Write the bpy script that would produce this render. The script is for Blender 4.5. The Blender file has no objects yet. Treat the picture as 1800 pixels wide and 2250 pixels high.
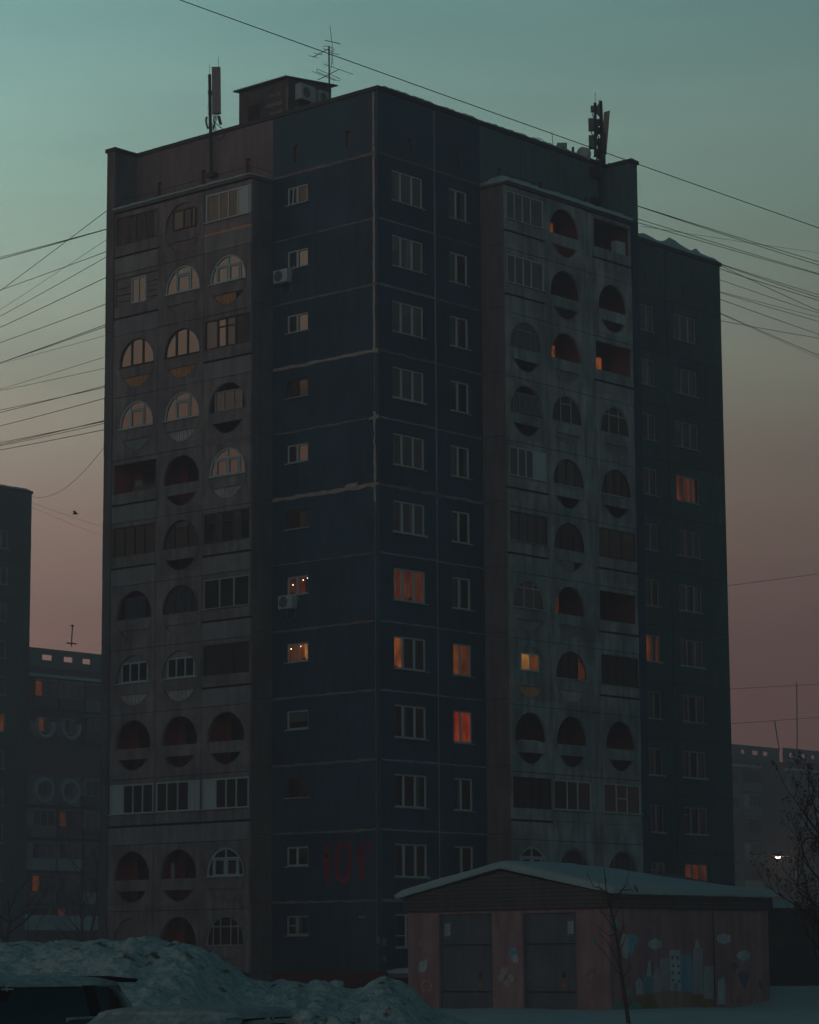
import bpy, math, random
from mathutils import Vector, Matrix
random.seed(7)
S = bpy.context.scene
COL = S.collection
R = math.radians
# ------------------------------------------------------------------ camera
FPX, CX, CY, CZ = 6039.12, -82.2931, -73.4869, 1.7016
YAW, PIT, ROL = R(48.8693), R(9.28066), R(-0.35869)
CF = Vector((math.sin(YAW)*math.cos(PIT), math.cos(YAW)*math.cos(PIT), math.sin(PIT)))
_r = Vector((math.cos(YAW), -math.sin(YAW), 0)); _u = _r.cross(CF)
CR = _r*math.cos(ROL)+_u*math.sin(ROL); CU = -_r*math.sin(ROL)+_u*math.cos(ROL)
CP = Vector((CX, CY, CZ))
FH = Vector((math.sin(YAW), math.cos(YAW), 0))
cam = bpy.data.cameras.new('camera'); co = bpy.data.objects.new('camera', cam); COL.objects.link(co)
cam.sensor_fit = 'HORIZONTAL'; cam.sensor_width = 36; cam.lens = FPX/1800*36
cam.clip_start = 0.5; cam.clip_end = 6000
m = Matrix((CR, CU, -CF)).transposed().to_4x4(); m.translation = CP
co.matrix_world = m
S.camera = co
# ------------------------------------------------------------------ sky and light
w = bpy.data.worlds.new("World"); S.world = w; w.use_nodes = True
NT = w.node_tree; NT.nodes.clear()
def nd(nt, t, **k):
    n = nt.nodes.new(t)
    for a, b in k.items(): setattr(n, a, b)
    return n
def lin(r, g, b):
    f = lambda c: (c/255/12.92) if c/255 <= .04045 else ((c/255+.055)/1.055)**2.4
    return (f(r), f(g), f(b), 1)
def mth(nt, op, a, b=None, c=None):
    n = nd(nt, 'ShaderNodeMath', operation=op)
    for i, v in enumerate((a, b, c)):
        if v is None: continue
        if isinstance(v, (int, float)): n.inputs[i].default_value = v
        else: nt.links.new(v, n.inputs[i])
    return n.outputs[0]
def ramp(nt, fac, stops, interp='EASE'):
    n = nd(nt, 'ShaderNodeValToRGB'); n.color_ramp.interpolation = interp
    e = n.color_ramp.elements
    while len(e) < len(stops): e.new(0.5)
    for i, (p, c) in enumerate(stops): e[i].position = p; e[i].color = c if len(c) == 4 else (*c, 1)
    if fac is not None: nt.links.new(fac, n.inputs[0])
    return n.outputs[0]
def mixc(nt, fac, a, b, bt='MIX'):
    n = nd(nt, 'ShaderNodeMix', data_type='RGBA', blend_type=bt)
    for s, v in ((0, fac), (6, a), (7, b)):
        if isinstance(v, (int, float)): n.inputs[s].default_value = v
        elif isinstance(v, tuple): n.inputs[s].default_value = v if len(v) == 4 else (*v, 1)
        else: nt.links.new(v, n.inputs[s])
    return n.outputs[2]
SUN_AZ, SUN_EL = -50.0, 3.0          # afterglow lies to the left of the view
tc = nd(NT, 'ShaderNodeTexCoord'); sp = nd(NT, 'ShaderNodeSeparateXYZ'); NT.links.new(tc.outputs['Generated'], sp.inputs[0])
az = mth(NT, 'ARCTAN2', sp.outputs[0], sp.outputs[1])        # azimuth from +y towards +x
daz = mth(NT, 'SUBTRACT', az, R(SUN_AZ))
cosd = mth(NT, 'COSINE', daz)                                 # 1 towards the afterglow
t01 = mth(NT, 'MULTIPLY_ADD', cosd, .5, .5)
# colour by height above the horizon (arcsine of z is close to z here)
elev = ramp(NT, sp.outputs[2], [(0.0, lin(146,106,104)), (.10, lin(158,118,110)), (.16, lin(166,142,128)), (.21, lin(164,166,148)),
        (.275, lin(150,182,168)), (.345, lin(126,172,168)), (.55, lin(46,96,110)), (1.0, lin(12,52,66))], 'LINEAR')
# strength by azimuth: bright to the left of the picture, falling off across it, dim behind the camera
azf = ramp(NT, t01, [(0.0, (.14,.15,.17)), (.26, (.28,.29,.31)), (.345, (.52,.51,.51)), (.43, (.70,.69,.69)), (.50, (.98,.98,.98)), (.70, (1.25,.95,.95)), (1.0, (1.35,.82,.72))], 'LINEAR')
# high up the sky is about equally dark all round
up = ramp(NT, sp.outputs[2], [(.30, (0,0,0)), (.62, (1,1,1))], 'EASE')
azf2 = mixc(NT, up, azf, (.04, .27, .28))
skyc = mixc(NT, 1.0, elev, azf2, 'MULTIPLY')
mpw = nd(NT, 'ShaderNodeMapping'); mpw.inputs['Scale'].default_value = (2.2, 2.2, 16); NT.links.new(tc.outputs['Generated'], mpw.inputs[0])
nw = nd(NT, 'ShaderNodeTexNoise'); nw.inputs['Scale'].default_value = 1.6; nw.inputs['Detail'].default_value = 5; NT.links.new(mpw.outputs[0], nw.inputs[0])
skyc = mixc(NT, 1.0, skyc, ramp(NT, nw.outputs[0], [(.3, (.93,.93,.94)), (.7, (1.07,1.07,1.06))]), 'MULTIPLY')
bg = nd(NT, 'ShaderNodeBackground'); NT.links.new(skyc, bg.inputs[0]); bg.inputs[1].default_value = 1.0
nsky = nd(NT, 'ShaderNodeTexSky', sky_type='NISHITA'); nsky.sun_disc = False
nsky.sun_elevation = R(SUN_EL); nsky.sun_rotation = R(SUN_AZ)
bg2 = nd(NT, 'ShaderNodeBackground'); NT.links.new(nsky.outputs[0], bg2.inputs[0]); bg2.inputs[1].default_value = 0.0015
ad = nd(NT, 'ShaderNodeAddShader'); NT.links.new(bg.outputs[0], ad.inputs[0]); NT.links.new(bg2.outputs[0], ad.inputs[1])
wo = nd(NT, 'ShaderNodeOutputWorld'); NT.links.new(ad.outputs[0], wo.inputs[0])
sl = bpy.data.lights.new('sun', 'SUN'); so = bpy.data.objects.new('sun', sl); COL.objects.link(so)
sl.energy = 0.012; sl.angle = R(25); sl.color = (1, .68, .56)
sd = Vector((math.sin(R(SUN_AZ))*math.cos(R(SUN_EL)), math.cos(R(SUN_AZ))*math.cos(R(SUN_EL)), math.sin(R(SUN_EL))))
so.rotation_euler = sd.to_track_quat('Z', 'Y').to_euler(); so.location = (-40, 40, 60)
S.view_settings.view_transform = 'Standard'; S.view_settings.look = 'None'
S.view_settings.exposure = 0.48; S.view_settings.gamma = 1
# ------------------------------------------------------------------ materials
MATS = {}
def mat(name, col, rough=.85, col2=None, sc=1.0, amt=.5, bump=0, streak=0, spec=.3, metal=0, ior=None, emis=None, es=1, fine=0, panel=0, rng=None):
    """procedural: base colour broken by world-space stains, fine grain and vertical streaks"""
    if name in MATS: return MATS[name]
    mt = bpy.data.materials.new(name); mt.use_nodes = True; nt = mt.node_tree
    b = nt.nodes['Principled BSDF']; b.inputs['Roughness'].default_value = rough
    b.inputs['Specular IOR Level'].default_value = spec; b.inputs['Metallic'].default_value = metal
    if ior: b.inputs['IOR'].default_value = ior
    g = nd(nt, 'ShaderNodeNewGeometry'); P = g.outputs['Position']
    c = (*col, 1) if len(col) == 3 else col
    out = None
    if col2:
        n = nd(nt, 'ShaderNodeTexNoise'); n.inputs['Scale'].default_value = sc; n.inputs['Detail'].default_value = 6
        nt.links.new(P, n.inputs[0])
        f = ramp(nt, n.outputs[0], [(rng[0] if rng else .5-.25*amt-.02, (0,0,0)), (rng[1] if rng else .5+.25*amt+.02, (1,1,1))])
        out = mixc(nt, f, c, (*col2, 1))
        if streak:
            mp = nd(nt, 'ShaderNodeMapping'); mp.inputs['Scale'].default_value = (1.9, 1.9, .34); nt.links.new(P, mp.inputs[0])
            n2 = nd(nt, 'ShaderNodeTexNoise'); n2.inputs['Scale'].default_value = 1.6; n2.inputs['Detail'].default_value = 5; nt.links.new(mp.outputs[0], n2.inputs[0])
            f2 = ramp(nt, n2.outputs[0], [(.30, (1-streak,)*3), (.68, (1,1,1))])
            out = mixc(nt, 1.0, out, f2, 'MULTIPLY')
        if panel:                                    # every prefabricated panel has weathered a little differently
            v1 = nd(nt, 'ShaderNodeVectorMath', operation='MULTIPLY_ADD'); v1.inputs[1].default_value = (1/2.85, 1/2.85, 1/2.8); v1.inputs[2].default_value = (.41, .38, -1.3/2.8)
            nt.links.new(P, v1.inputs[0]); v2 = nd(nt, 'ShaderNodeVectorMath', operation='FLOOR'); nt.links.new(v1.outputs[0], v2.inputs[0])
            wn = nd(nt, 'ShaderNodeTexWhiteNoise'); nt.links.new(v2.outputs[0], wn.inputs[0])
            fp = ramp(nt, wn.outputs[0], [(0, (1-panel, 1-panel, 1-panel*.8)), (1, (1+panel, 1+panel*.9, 1+panel*.8))])
            out = mixc(nt, 1.0, out, fp, 'MULTIPLY')
        if fine:
            n3 = nd(nt, 'ShaderNodeTexNoise'); n3.inputs['Scale'].default_value = 18; n3.inputs['Detail'].default_value = 3; nt.links.new(P, n3.inputs[0])
            f3 = ramp(nt, n3.outputs[0], [(.3, (1-fine,)*3), (.7, (1+fine,)*3)])
            out = mixc(nt, 1.0, out, f3, 'MULTIPLY')
        nt.links.new(out, b.inputs['Base Color'])
    else: b.inputs['Base Color'].default_value = c
    if bump:
        nb = nd(nt, 'ShaderNodeTexNoise'); nb.inputs['Scale'].default_value = 9; nb.inputs['Detail'].default_value = 6; nt.links.new(P, nb.inputs[0])
        bp = nd(nt, 'ShaderNodeBump'); bp.inputs['Strength'].default_value = bump; bp.inputs['Distance'].default_value = .05
        nt.links.new(nb.outputs[0], bp.inputs['Height']); nt.links.new(bp.outputs[0], b.inputs['Normal'])
    if emis:
        b.inputs['Emission Strength'].default_value = es
        mp = nd(nt, 'ShaderNodeMapping'); mp.inputs['Scale'].default_value = (1, 1, .12); nt.links.new(P, mp.inputs[0])
        n = nd(nt, 'ShaderNodeTexNoise'); n.inputs['Scale'].default_value = 7; n.inputs['Detail'].default_value = 3; nt.links.new(mp.outputs[0], n.inputs[0])
        n5 = nd(nt, 'ShaderNodeTexNoise'); n5.inputs['Scale'].default_value = 1.7; nt.links.new(P, n5.inputs[0])
        f = ramp(nt, n.outputs[0], [(.34, (.6,.55,.5)), (.62, (1,1,1))])
        f5 = ramp(nt, n5.outputs[0], [(.3, (.55,.5,.45)), (.65, (1,1,1))])
        e1 = mixc(nt, 1.0, (*emis, 1), f, 'MULTIPLY'); e2 = mixc(nt, 1.0, e1, f5, 'MULTIPLY')
        nt.links.new(e2, b.inputs['Emission Color'])
    MATS[name] = mt
    return mt
blueL = mat('blue_paint_side', (.038,.096,.150), .8, (.024,.066,.108), .45, .8, .25, .34, .3, fine=.12, panel=.16)
blueR = mat('blue_paint', (.031,.100,.156), .8, (.020,.070,.116), .45, .8, .25, .34, .3, fine=.12, panel=.16)
blueA = mat('blue_attic_paint', (.042,.116,.168), .8, (.034,.094,.142), .35, 1, .25, .15, .3, fine=.1, panel=.08)
brownA = mat('brown_render', (.26,.222,.235), .9, (.205,.175,.187), .5, 1, .25, .25, fine=.12)
greenA = mat('grey_green_render', (.11,.21,.22), .9, (.085,.165,.178), .5, 1, .25, .25, fine=.12)
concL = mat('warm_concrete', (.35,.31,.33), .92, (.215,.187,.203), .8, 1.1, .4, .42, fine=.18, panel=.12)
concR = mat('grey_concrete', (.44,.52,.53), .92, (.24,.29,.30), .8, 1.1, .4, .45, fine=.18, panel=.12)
concPanel = mat('smooth_concrete_panel', (.330,.330,.352), .9, (.250,.250,.268), .7, 1, .25, .3, fine=.12)
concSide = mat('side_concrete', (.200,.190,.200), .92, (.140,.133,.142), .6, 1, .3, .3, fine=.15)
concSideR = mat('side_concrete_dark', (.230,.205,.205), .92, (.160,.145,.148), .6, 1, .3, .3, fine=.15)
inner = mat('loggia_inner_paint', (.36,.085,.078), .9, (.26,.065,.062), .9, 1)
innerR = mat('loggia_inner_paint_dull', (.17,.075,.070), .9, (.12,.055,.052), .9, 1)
darkgap = mat('dark_gap', (.035,.016,.016), .95)
sealW = mat('beige_sealant', (.50,.43,.40), .95, (.34,.29,.275), 3, 1, .6)
sealD = mat('brown_sealant', (.30,.235,.22), .95, (.16,.14,.145), 1.5, 1.2, .4)
sealG = mat('grey_sealant', (.36,.40,.42), .95, (.17,.21,.24), 1.2, 1.2, .4)
pvc = mat('white_plastic', (.50,.60,.63), .45, (.40,.50,.53), .6, 1)
pvcOld = mat('old_white_paint', (.40,.46,.47), .7, (.26,.30,.31), 2, 1)
wood = mat('brown_wood_frame', (.085,.045,.036), .7, (.05,.03,.026), 2, 1)
metalD = mat('dark_metal', (.045,.04,.04), .6, (.03,.03,.032), 3, 1)
metalG = mat('grey_metal', (.24,.24,.25), .55, (.17,.17,.18), 2, 1)
plank = mat('weathered_plank', (.18,.13,.115), .85, (.11,.08,.072), 1.4, 1, 0, .5, fine=.2)
plankG = mat('grey_plank', (.26,.245,.24), .85, (.17,.155,.155), 1.4, 1, 0, .5, fine=.2)
slatO = mat('orange_slat', (.72,.36,.17), .8, (.50,.25,.12), 2, 1)
slatW = mat('pale_slat', (.62,.62,.62), .8, (.42,.42,.42), 2, 1)
slatG = mat('grey_slat', (.30,.32,.32), .8, (.20,.21,.21), 2, 1)
brick = mat('infill_masonry', (.27,.235,.23), .9, (.18,.155,.15), 2, 1, .5, fine=.2)
def glassm(name, base, rough=.06, ior=2.2, base2=None):
    if name in MATS: return MATS[name]
    mt = mat(name, base, rough, base2 or tuple(c*.6 for c in base), 1.6, 1, spec=.5, ior=ior)
    nt = mt.node_tree; b = nt.nodes['Principled BSDF']
    # slightly uneven panes: reflections are never perfectly flat
    g = nd(nt, 'ShaderNodeNewGeometry'); n = nd(nt, 'ShaderNodeTexNoise'); n.inputs['Scale'].default_value = .9; nt.links.new(g.outputs['Position'], n.inputs[0])
    bp = nd(nt, 'ShaderNodeBump'); bp.inputs['Strength'].default_value = .12; bp.inputs['Distance'].default_value = .05
    nt.links.new(n.outputs[0], bp.inputs['Height']); nt.links.new(bp.outputs[0], b.inputs['Normal'])
    return mt
GL = {'d': glassm('dark_glass', (.012,.012,.013)), 'D': glassm('old_dull_glass', (.02,.013,.012), .3, 1.5),
      'c': glassm('curtained_glass', (.085,.10,.105), .1, 1.6), 'b': glassm('brown_blind_glass', (.13,.09,.065), .2, 1.5),
      'g': glassm('green_tinted_glass', (.03,.075,.075), .1, 1.7), 'n': glassm('bluish_glass', (.05,.085,.10), .1, 1.7)}
def lit(name, c, es): return mat(name, (.02,.012,.008), .3, emis=c, es=es)
GL['o'] = lit('lit_orange_curtain', (1,.27,.07), .17); GL['r'] = lit('lit_red_curtain', (1,.13,.045), .17)
GL['p'] = lit('lit_dim_pink_curtain', (1,.26,.14), .06); GL['y'] = lit('lit_yellow_room', (1,.45,.10), .30); GL['q'] = lit('lit_faint_curtain', (1,.25,.12), .05)
GL['k'] = lit('lit_kitchen', (1,.26,.07), .085)
GL['v'] = glassm('net_curtain_glass', (.15,.165,.17), .15, 1.6); GL['w'] = glassm('warm_blind_glass', (.11,.075,.06), .15, 1.6); GL['x'] = glassm('pale_blind_glass', (.20,.22,.22), .15, 1.6); GL['O'] = lit('lit_bright_gap', (1,.42,.14), .34); GL['R'] = lit('lit_deep_red_fold', (1,.07,.03), .20)
WR = random.Random(99)
snow = mat('snow', (.42,.59,.62), .9, (.36,.52,.55), .6, 1, .35, spec=.2, fine=.06)  # white snow darkened and tinted teal, dusk light in the colour
snowD = mat('dirty_snow_dusk_tint', (.31,.45,.48), .9, (.13,.095,.08), 2.6, 1, .9, spec=.2, fine=.2, rng=(.60,.69))  # brown specks are dirt; the dark teal base carries the dusk shade
redpl = mat('red_plinth_paint', (.16,.030,.030), .85, (.10,.022,.025), 1, 1, .3, .3)
# ------------------------------------------------------------------ mesh building
class MB:
    def __init__(s): s.v = []; s.f = []; s.mi = []; s.mats = []
    def m(s, mt):
        if mt not in s.mats: s.mats.append(mt)
        return s.mats.index(mt)
    def add(s, vs, fs, mt):
        o = len(s.v); s.v += [tuple(p) for p in vs]; k = s.m(mt) if mt else 0
        for f in fs: s.f.append([o+i for i in f]); s.mi.append(k)
    def box(s, a, b, mt):
        x0, y0, z0 = a; x1, y1, z1 = b
        vs = [(x0,y0,z0),(x1,y0,z0),(x1,y1,z0),(x0,y1,z0),(x0,y0,z1),(x1,y0,z1),(x1,y1,z1),(x0,y1,z1)]
        s.add(vs, [(0,3,2,1),(4,5,6,7),(0,1,5,4),(1,2,6,5),(2,3,7,6),(3,0,4,7)], mt)
    def ext(s, F, poly, d0, d1, mt, seam=None, back=False):
        n = len(poly)
        vs = [F(u, z, d1) for u, z in poly]+[F(u, z, d0) for u, z in poly]
        fs = [tuple(range(n))]
        if back: fs.append(tuple(range(2*n-1, n-1, -1)))
        for i in range(n):
            j = (i+1) % n
            if seam is not None and abs(poly[i][0]-seam) < 1e-6 and abs(poly[j][0]-seam) < 1e-6: continue
            fs.append((i, n+i, n+j, j))
        s.add(vs, fs, mt)
    def rect(s, F, u0, u1, z0, z1, d0, d1, mt, back=False): s.ext(F, [(u0,z0),(u1,z0),(u1,z1),(u0,z1)], d0, d1, mt, None, back)
    def wall(s, F, u0, u1, z0, z1, holes, mt, d=0, rev=.14, rmt=None):
        us = sorted({u0, u1, *[h[0] for h in holes], *[h[1] for h in holes]}); zs = sorted({z0, z1, *[h[2] for h in holes], *[h[3] for h in holes]})
        for i in range(len(us)-1):
            for j in range(len(zs)-1):
                a, b, c, e = us[i], us[i+1], zs[j], zs[j+1]
                if any(h[0]-1e-6 <= a and b <= h[1]+1e-6 and h[2]-1e-6 <= c and e <= h[3]+1e-6 for h in holes): continue
                s.add([F(a,c,d), F(b,c,d), F(b,e,d), F(a,e,d)], [(0,1,2,3)], mt)
        for h in holes:
            a, b, c, e = h; q = [(a,c),(b,c),(b,e),(a,e)]
            for i in range(4):
                p, r_ = q[i], q[(i+1) % 4]
                s.add([F(*p,d), F(*r_,d), F(*r_,d-rev), F(*p,d-rev)], [(3,2,1,0)], rmt or mt)
    def tube(s, pts, r, mt, n=6, r1=None, cap=True):
        pts = [Vector(p) for p in pts]; N = len(pts); o = len(s.v); k = s.m(mt)
        for i, p in enumerate(pts):
            t = (pts[min(i+1, N-1)]-pts[max(i-1, 0)]).normalized()
            a = t.cross(Vector((0,0,1)) if abs(t.z) < .9 else Vector((1,0,0))).normalized(); b = t.cross(a)
            rr = r if r1 is None else r+(r1-r)*i/max(1, N-1)
            for j in range(n):
                an = 2*math.pi*j/n; s.v.append(tuple(p+a*rr*math.cos(an)+b*rr*math.sin(an)))
        for i in range(N-1):
            for j in range(n):
                s.f.append([o+i*n+j, o+i*n+(j+1) % n, o+(i+1)*n+(j+1) % n, o+(i+1)*n+j]); s.mi.append(k)
        if cap:
            s.f.append([o+j for j in range(n)][::-1]); s.mi.append(k); s.f.append([o+(N-1)*n+j for j in range(n)]); s.mi.append(k)
    def build(s, name, parent=None, smooth=False):
        me = bpy.data.meshes.new(name); me.from_pydata(s.v, [], s.f)
        for mt in s.mats: me.materials.append(mt)
        for p, k in zip(me.polygons, s.mi): p.material_index = k; p.use_smooth = smooth
        me.update(); o = bpy.data.objects.new(name, me); COL.objects.link(o)
        if parent is not None: attach(o, parent)
        return o
WM = {}
def wm(o):
    return WM.get(o.name, Matrix.Identity(4))
def attach(o, p):
    o.parent = p; o.matrix_parent_inverse = wm(p).inverted()
def empty(name, loc, label=None, cat=None, group=None):
    o = bpy.data.objects.new(name, None); COL.objects.link(o); o.location = loc; o.empty_display_size = .3
    WM[o.name] = Matrix.Translation(Vector(loc)); tag(o, label, cat, group); return o
def tag(o, label=None, cat=None, group=None, kind=None):
    if label: o['label'] = label
    if cat: o['category'] = cat
    if group: o['group'] = group
    if kind: o['kind'] = kind
    return o
Z0 = 1.3; H = 2.8
def FL(x): return lambda u, z, d: Vector((x-d, -u, z+Z0))       # left faces look along -x ; u = -y runs to the right of the picture
def FR(y): return lambda u, z, d: Vector((u, y-d, z+Z0))         # right faces look along -y ; u = x
def ray(px, py): return CF+CR*((px-900)/FPX)-CU*((py-1125)/FPX)
def onx(px, py, X): d = ray(px, py); return CP+d*((X-CP.x)/d.x)
def ony(px, py, Y): d = ray(px, py); return CP+d*((Y-CP.y)/d.y)
def atd(px, py, D): d = ray(px, py); return CP+d*(D/math.hypot(d.x, d.y))
def jit(a): return random.uniform(-a, a)
def seam(mb, F, u0, z0, u1, z1, wd, j, mt, d=.012, step=.35):
    L = math.hypot(u1-u0, z1-z0); n = max(2, int(L/step)); tx, tz = (u1-u0)/L, (z1-z0)/L; nx, nz = -tz, tx
    a, b = [], []
    for i in range(n+1):
        t = i/n; w1 = wd/2*(1+jit(j)); w2 = wd/2*(1+jit(j)); q = jit(j*.25*wd)
        a.append((u0+(u1-u0)*t-nx*(w1+q), z0+(z1-z0)*t-nz*(w1+q))); b.append((u0+(u1-u0)*t+nx*(w2-q), z0+(z1-z0)*t+nz*(w2-q)))
    for i in range(n): mb.ext(F, [a[i], a[i+1], b[i+1], b[i]], 0, d, mt)
# ------------------------------------------------------------------ windows
def window(F, u0, u1, z0, z1, fr, cells, parent, mat_f=None, d=0, tilt=None, hbar=None, sill=True, fill=None, snowy=False):
    """fr: mullion positions (fractions); cells: one letter per light, choosing what is behind the glass"""
    mf = mat_f or pvc; dd = d-.12; f = MB(); t = .075
    f.rect(F, u0, u1, z1-t, z1, dd, dd+.06, mf); f.rect(F, u0, u1, z0, z0+t, dd, dd+.06, mf)
    f.rect(F, u0, u0+t, z0+t, z1-t, dd, dd+.06, mf); f.rect(F, u1-t, u1, z0+t, z1-t, dd, dd+.06, mf)
    xs = [u0]+[u0+(u1-u0)*q for q in fr]+[u1]
    for x in xs[1:-1]: f.rect(F, x-.05, x+.05, z0+t, z1-t, dd, dd+.065, mf)
    p = MB(); full = (xs[0]+t, xs[-1]-t)
    for i, c in enumerate(cells):
        a, b = xs[i], xs[i+1]
        a += t if i == 0 else .05; b -= t if i == len(cells)-1 else .05
        if hbar and i in hbar:
            zz = z0+(z1-z0)*hbar[i]; f.rect(F, a, b, zz-.025, zz+.025, dd, dd+.055, mf)
        if tilt == i:                                  # opened sash leaning inwards
            p.add([F(a,z0+t,dd+.02), F(b,z0+t,dd+.02), F(b,z1-t-.03,dd-.22), F(a,z1-t-.03,dd-.22)], [(0,1,2,3)], GL[c])
            f.ext(F, [(a+.16,z0+t),(a+.22,z0+t),(a+.27,z1-t),(a+.21,z1-t)], dd+.0, dd+.05, mf)
        p.rect(F, a, b, z0+t, z1-t, dd-.02, dd+.012, GL[c])
        q = WR.random(); wd = b-a                       # a curtain half drawn, a blind, or things on the sill
        alt = {'d': 'vwc', 'D': 'vw', 'c': 'vwxd', 'n': 'cx', 'b': 'Dw', 'o': 'kO', 'r': 'R', 'p': 'q', 'k': 'q', 'q': 'D'}[c]; al = alt[WR.randrange(len(alt))]
        if q < .30: k_ = WR.uniform(.2, .55); p.rect(F, a if i else a, a+wd*k_, z0+t, z1-t, dd+.0, dd+.015, GL[al])
        elif q < .48: k_ = WR.uniform(.2, .5); p.rect(F, b-wd*k_, b, z0+t, z1-t, dd+.0, dd+.015, GL[al])
        elif q < .60: zz = z1-t-(z1-z0)*WR.uniform(.15, .5); p.rect(F, a, b, zz, z1-t, dd+.0, dd+.015, GL[al])
        if WR.random() < .22:                            # pot plant
            pu = WR.uniform(a+.1, b-.1); hh = WR.uniform(.10, .28)
            for _ in range(5): w2 = WR.uniform(.02, .05); uu = min(b-.06, max(a+.06, pu+WR.uniform(-.08, .08))); p.ext(F, [(uu-w2, z0+t), (uu+w2, z0+t), (uu+WR.uniform(-.05,.05), z0+t+hh*WR.uniform(.6,1))], dd+.0, dd+.018, GL['D'])
    o = f.build('window', parent); p.build('pane', o)
    if sill:
        s = MB(); s.rect(F, u0-.06, u1+.10, z0-.04, z0+.004, d-.1, d+.09, pvcOld)
        if snowy: s.rect(F, u0-.04, u1+.05, z0+.005, z0+.05, d-.05, d+.085, snow)
        s.build('sill', o)
    return o
RC, ZC = 1.085, 1.20                       # round opening
def arc(uc, a0, a1, n, r=RC): return [(uc+r*math.cos(a0+(a1-a0)*i/n), ZC+r*math.sin(a0+(a1-a0)*i/n)) for i in range(n+1)]
def ztop(du, r=RC): return ZC+math.sqrt(max(0, r*r-du*du))
def zbot(du, r=RC): return ZC-math.sqrt(max(0, r*r-du*du))
ZB1, ZB0 = 1.07, .60                       # parapet band
def oval_panel(F, uc, ul, ur, zk, D, mt, mb):
    """front panel of one loggia: round opening crossed by the parapet band"""
    g = .012; zb, zt = zk-.24+g, zk+2.56-g
    a1 = math.asin((ZB1-ZC)/RC); a0 = math.asin((ZB0-ZC)/RC)
    for sgn, ue in ((1, ur-g), (-1, ul+g)):
        up_ = [(sgn*RC*math.cos(a1+(math.pi/2-a1)*i/14), ZC+RC*math.sin(a1+(math.pi/2-a1)*i/14)) for i in range(15)]
        lo = [(sgn*RC*math.cos(-math.pi/2+(a0+math.pi/2)*i/9), ZC+RC*math.sin(-math.pi/2+(a0+math.pi/2)*i/9)) for i in range(10)]
        P = [(0, zb-zk)]+lo+[(0, ZB0), (0, ZB1)]+up_+[(0, zt-zk), (ue-uc, zt-zk), (ue-uc, zb-zk)]
        P = [(uc+x, zk+z) for x, z in P]
        if sgn > 0: P = P[::-1]
        mb.ext(F, P, D-.13, D, mt, seam=uc)
    # moulded rim of the opening
    for i in range(36):
        q0, q1 = 2*math.pi*i/36, 2*math.pi*(i+1)/36
        pts = [(uc+r*math.cos(q), zk+ZC+r*math.sin(q)) for r, q in ((RC+.002, q0), (RC+.05, q0), (RC+.05, q1), (RC+.002, q1))]
        mb.ext(F, pts, D, D+.018, mt)
def rect_panel(F, uc, ul, ur, zk, D, mt, mb, groove=True):
    g = .012; a, b = ul+g, ur-g; t = .13
    mb.rect(F, a, b, zk+2.36, zk+2.56-g, D-t, D-.02, mt)
    mb.rect(F, a, a+.06, zk+1.07, zk+2.36, D-t, D-.02, mt); mb.rect(F, b-.06, b, zk+1.07, zk+2.36, D-t, D-.02, mt)
    mb.rect(F, a, b, zk+.60, zk+1.06, D-t, D-.01, mt)
    if groove:
        mb.rect(F, a, b, zk+.50, zk+.60, D-t, D-.11, darkgap)
        mb.rect(F, a, b, zk-.24+g, zk+.50, D-t, D, concPanel if mt is concL else mt)
    else: mb.rect(F, a, b, zk-.24+g, zk+.585, D-t, D-.004, mt)
def strip(mb, F, pts_in, pts_out, d0, d1, mt):
    for i in range(len(pts_in)-1): mb.ext(F, [pts_in[i], pts_out[i], pts_out[i+1], pts_in[i+1]][::-1] if False else [pts_in[i], pts_in[i+1], pts_out[i+1], pts_out[i]][::-1], d0, d1, mt)
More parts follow.
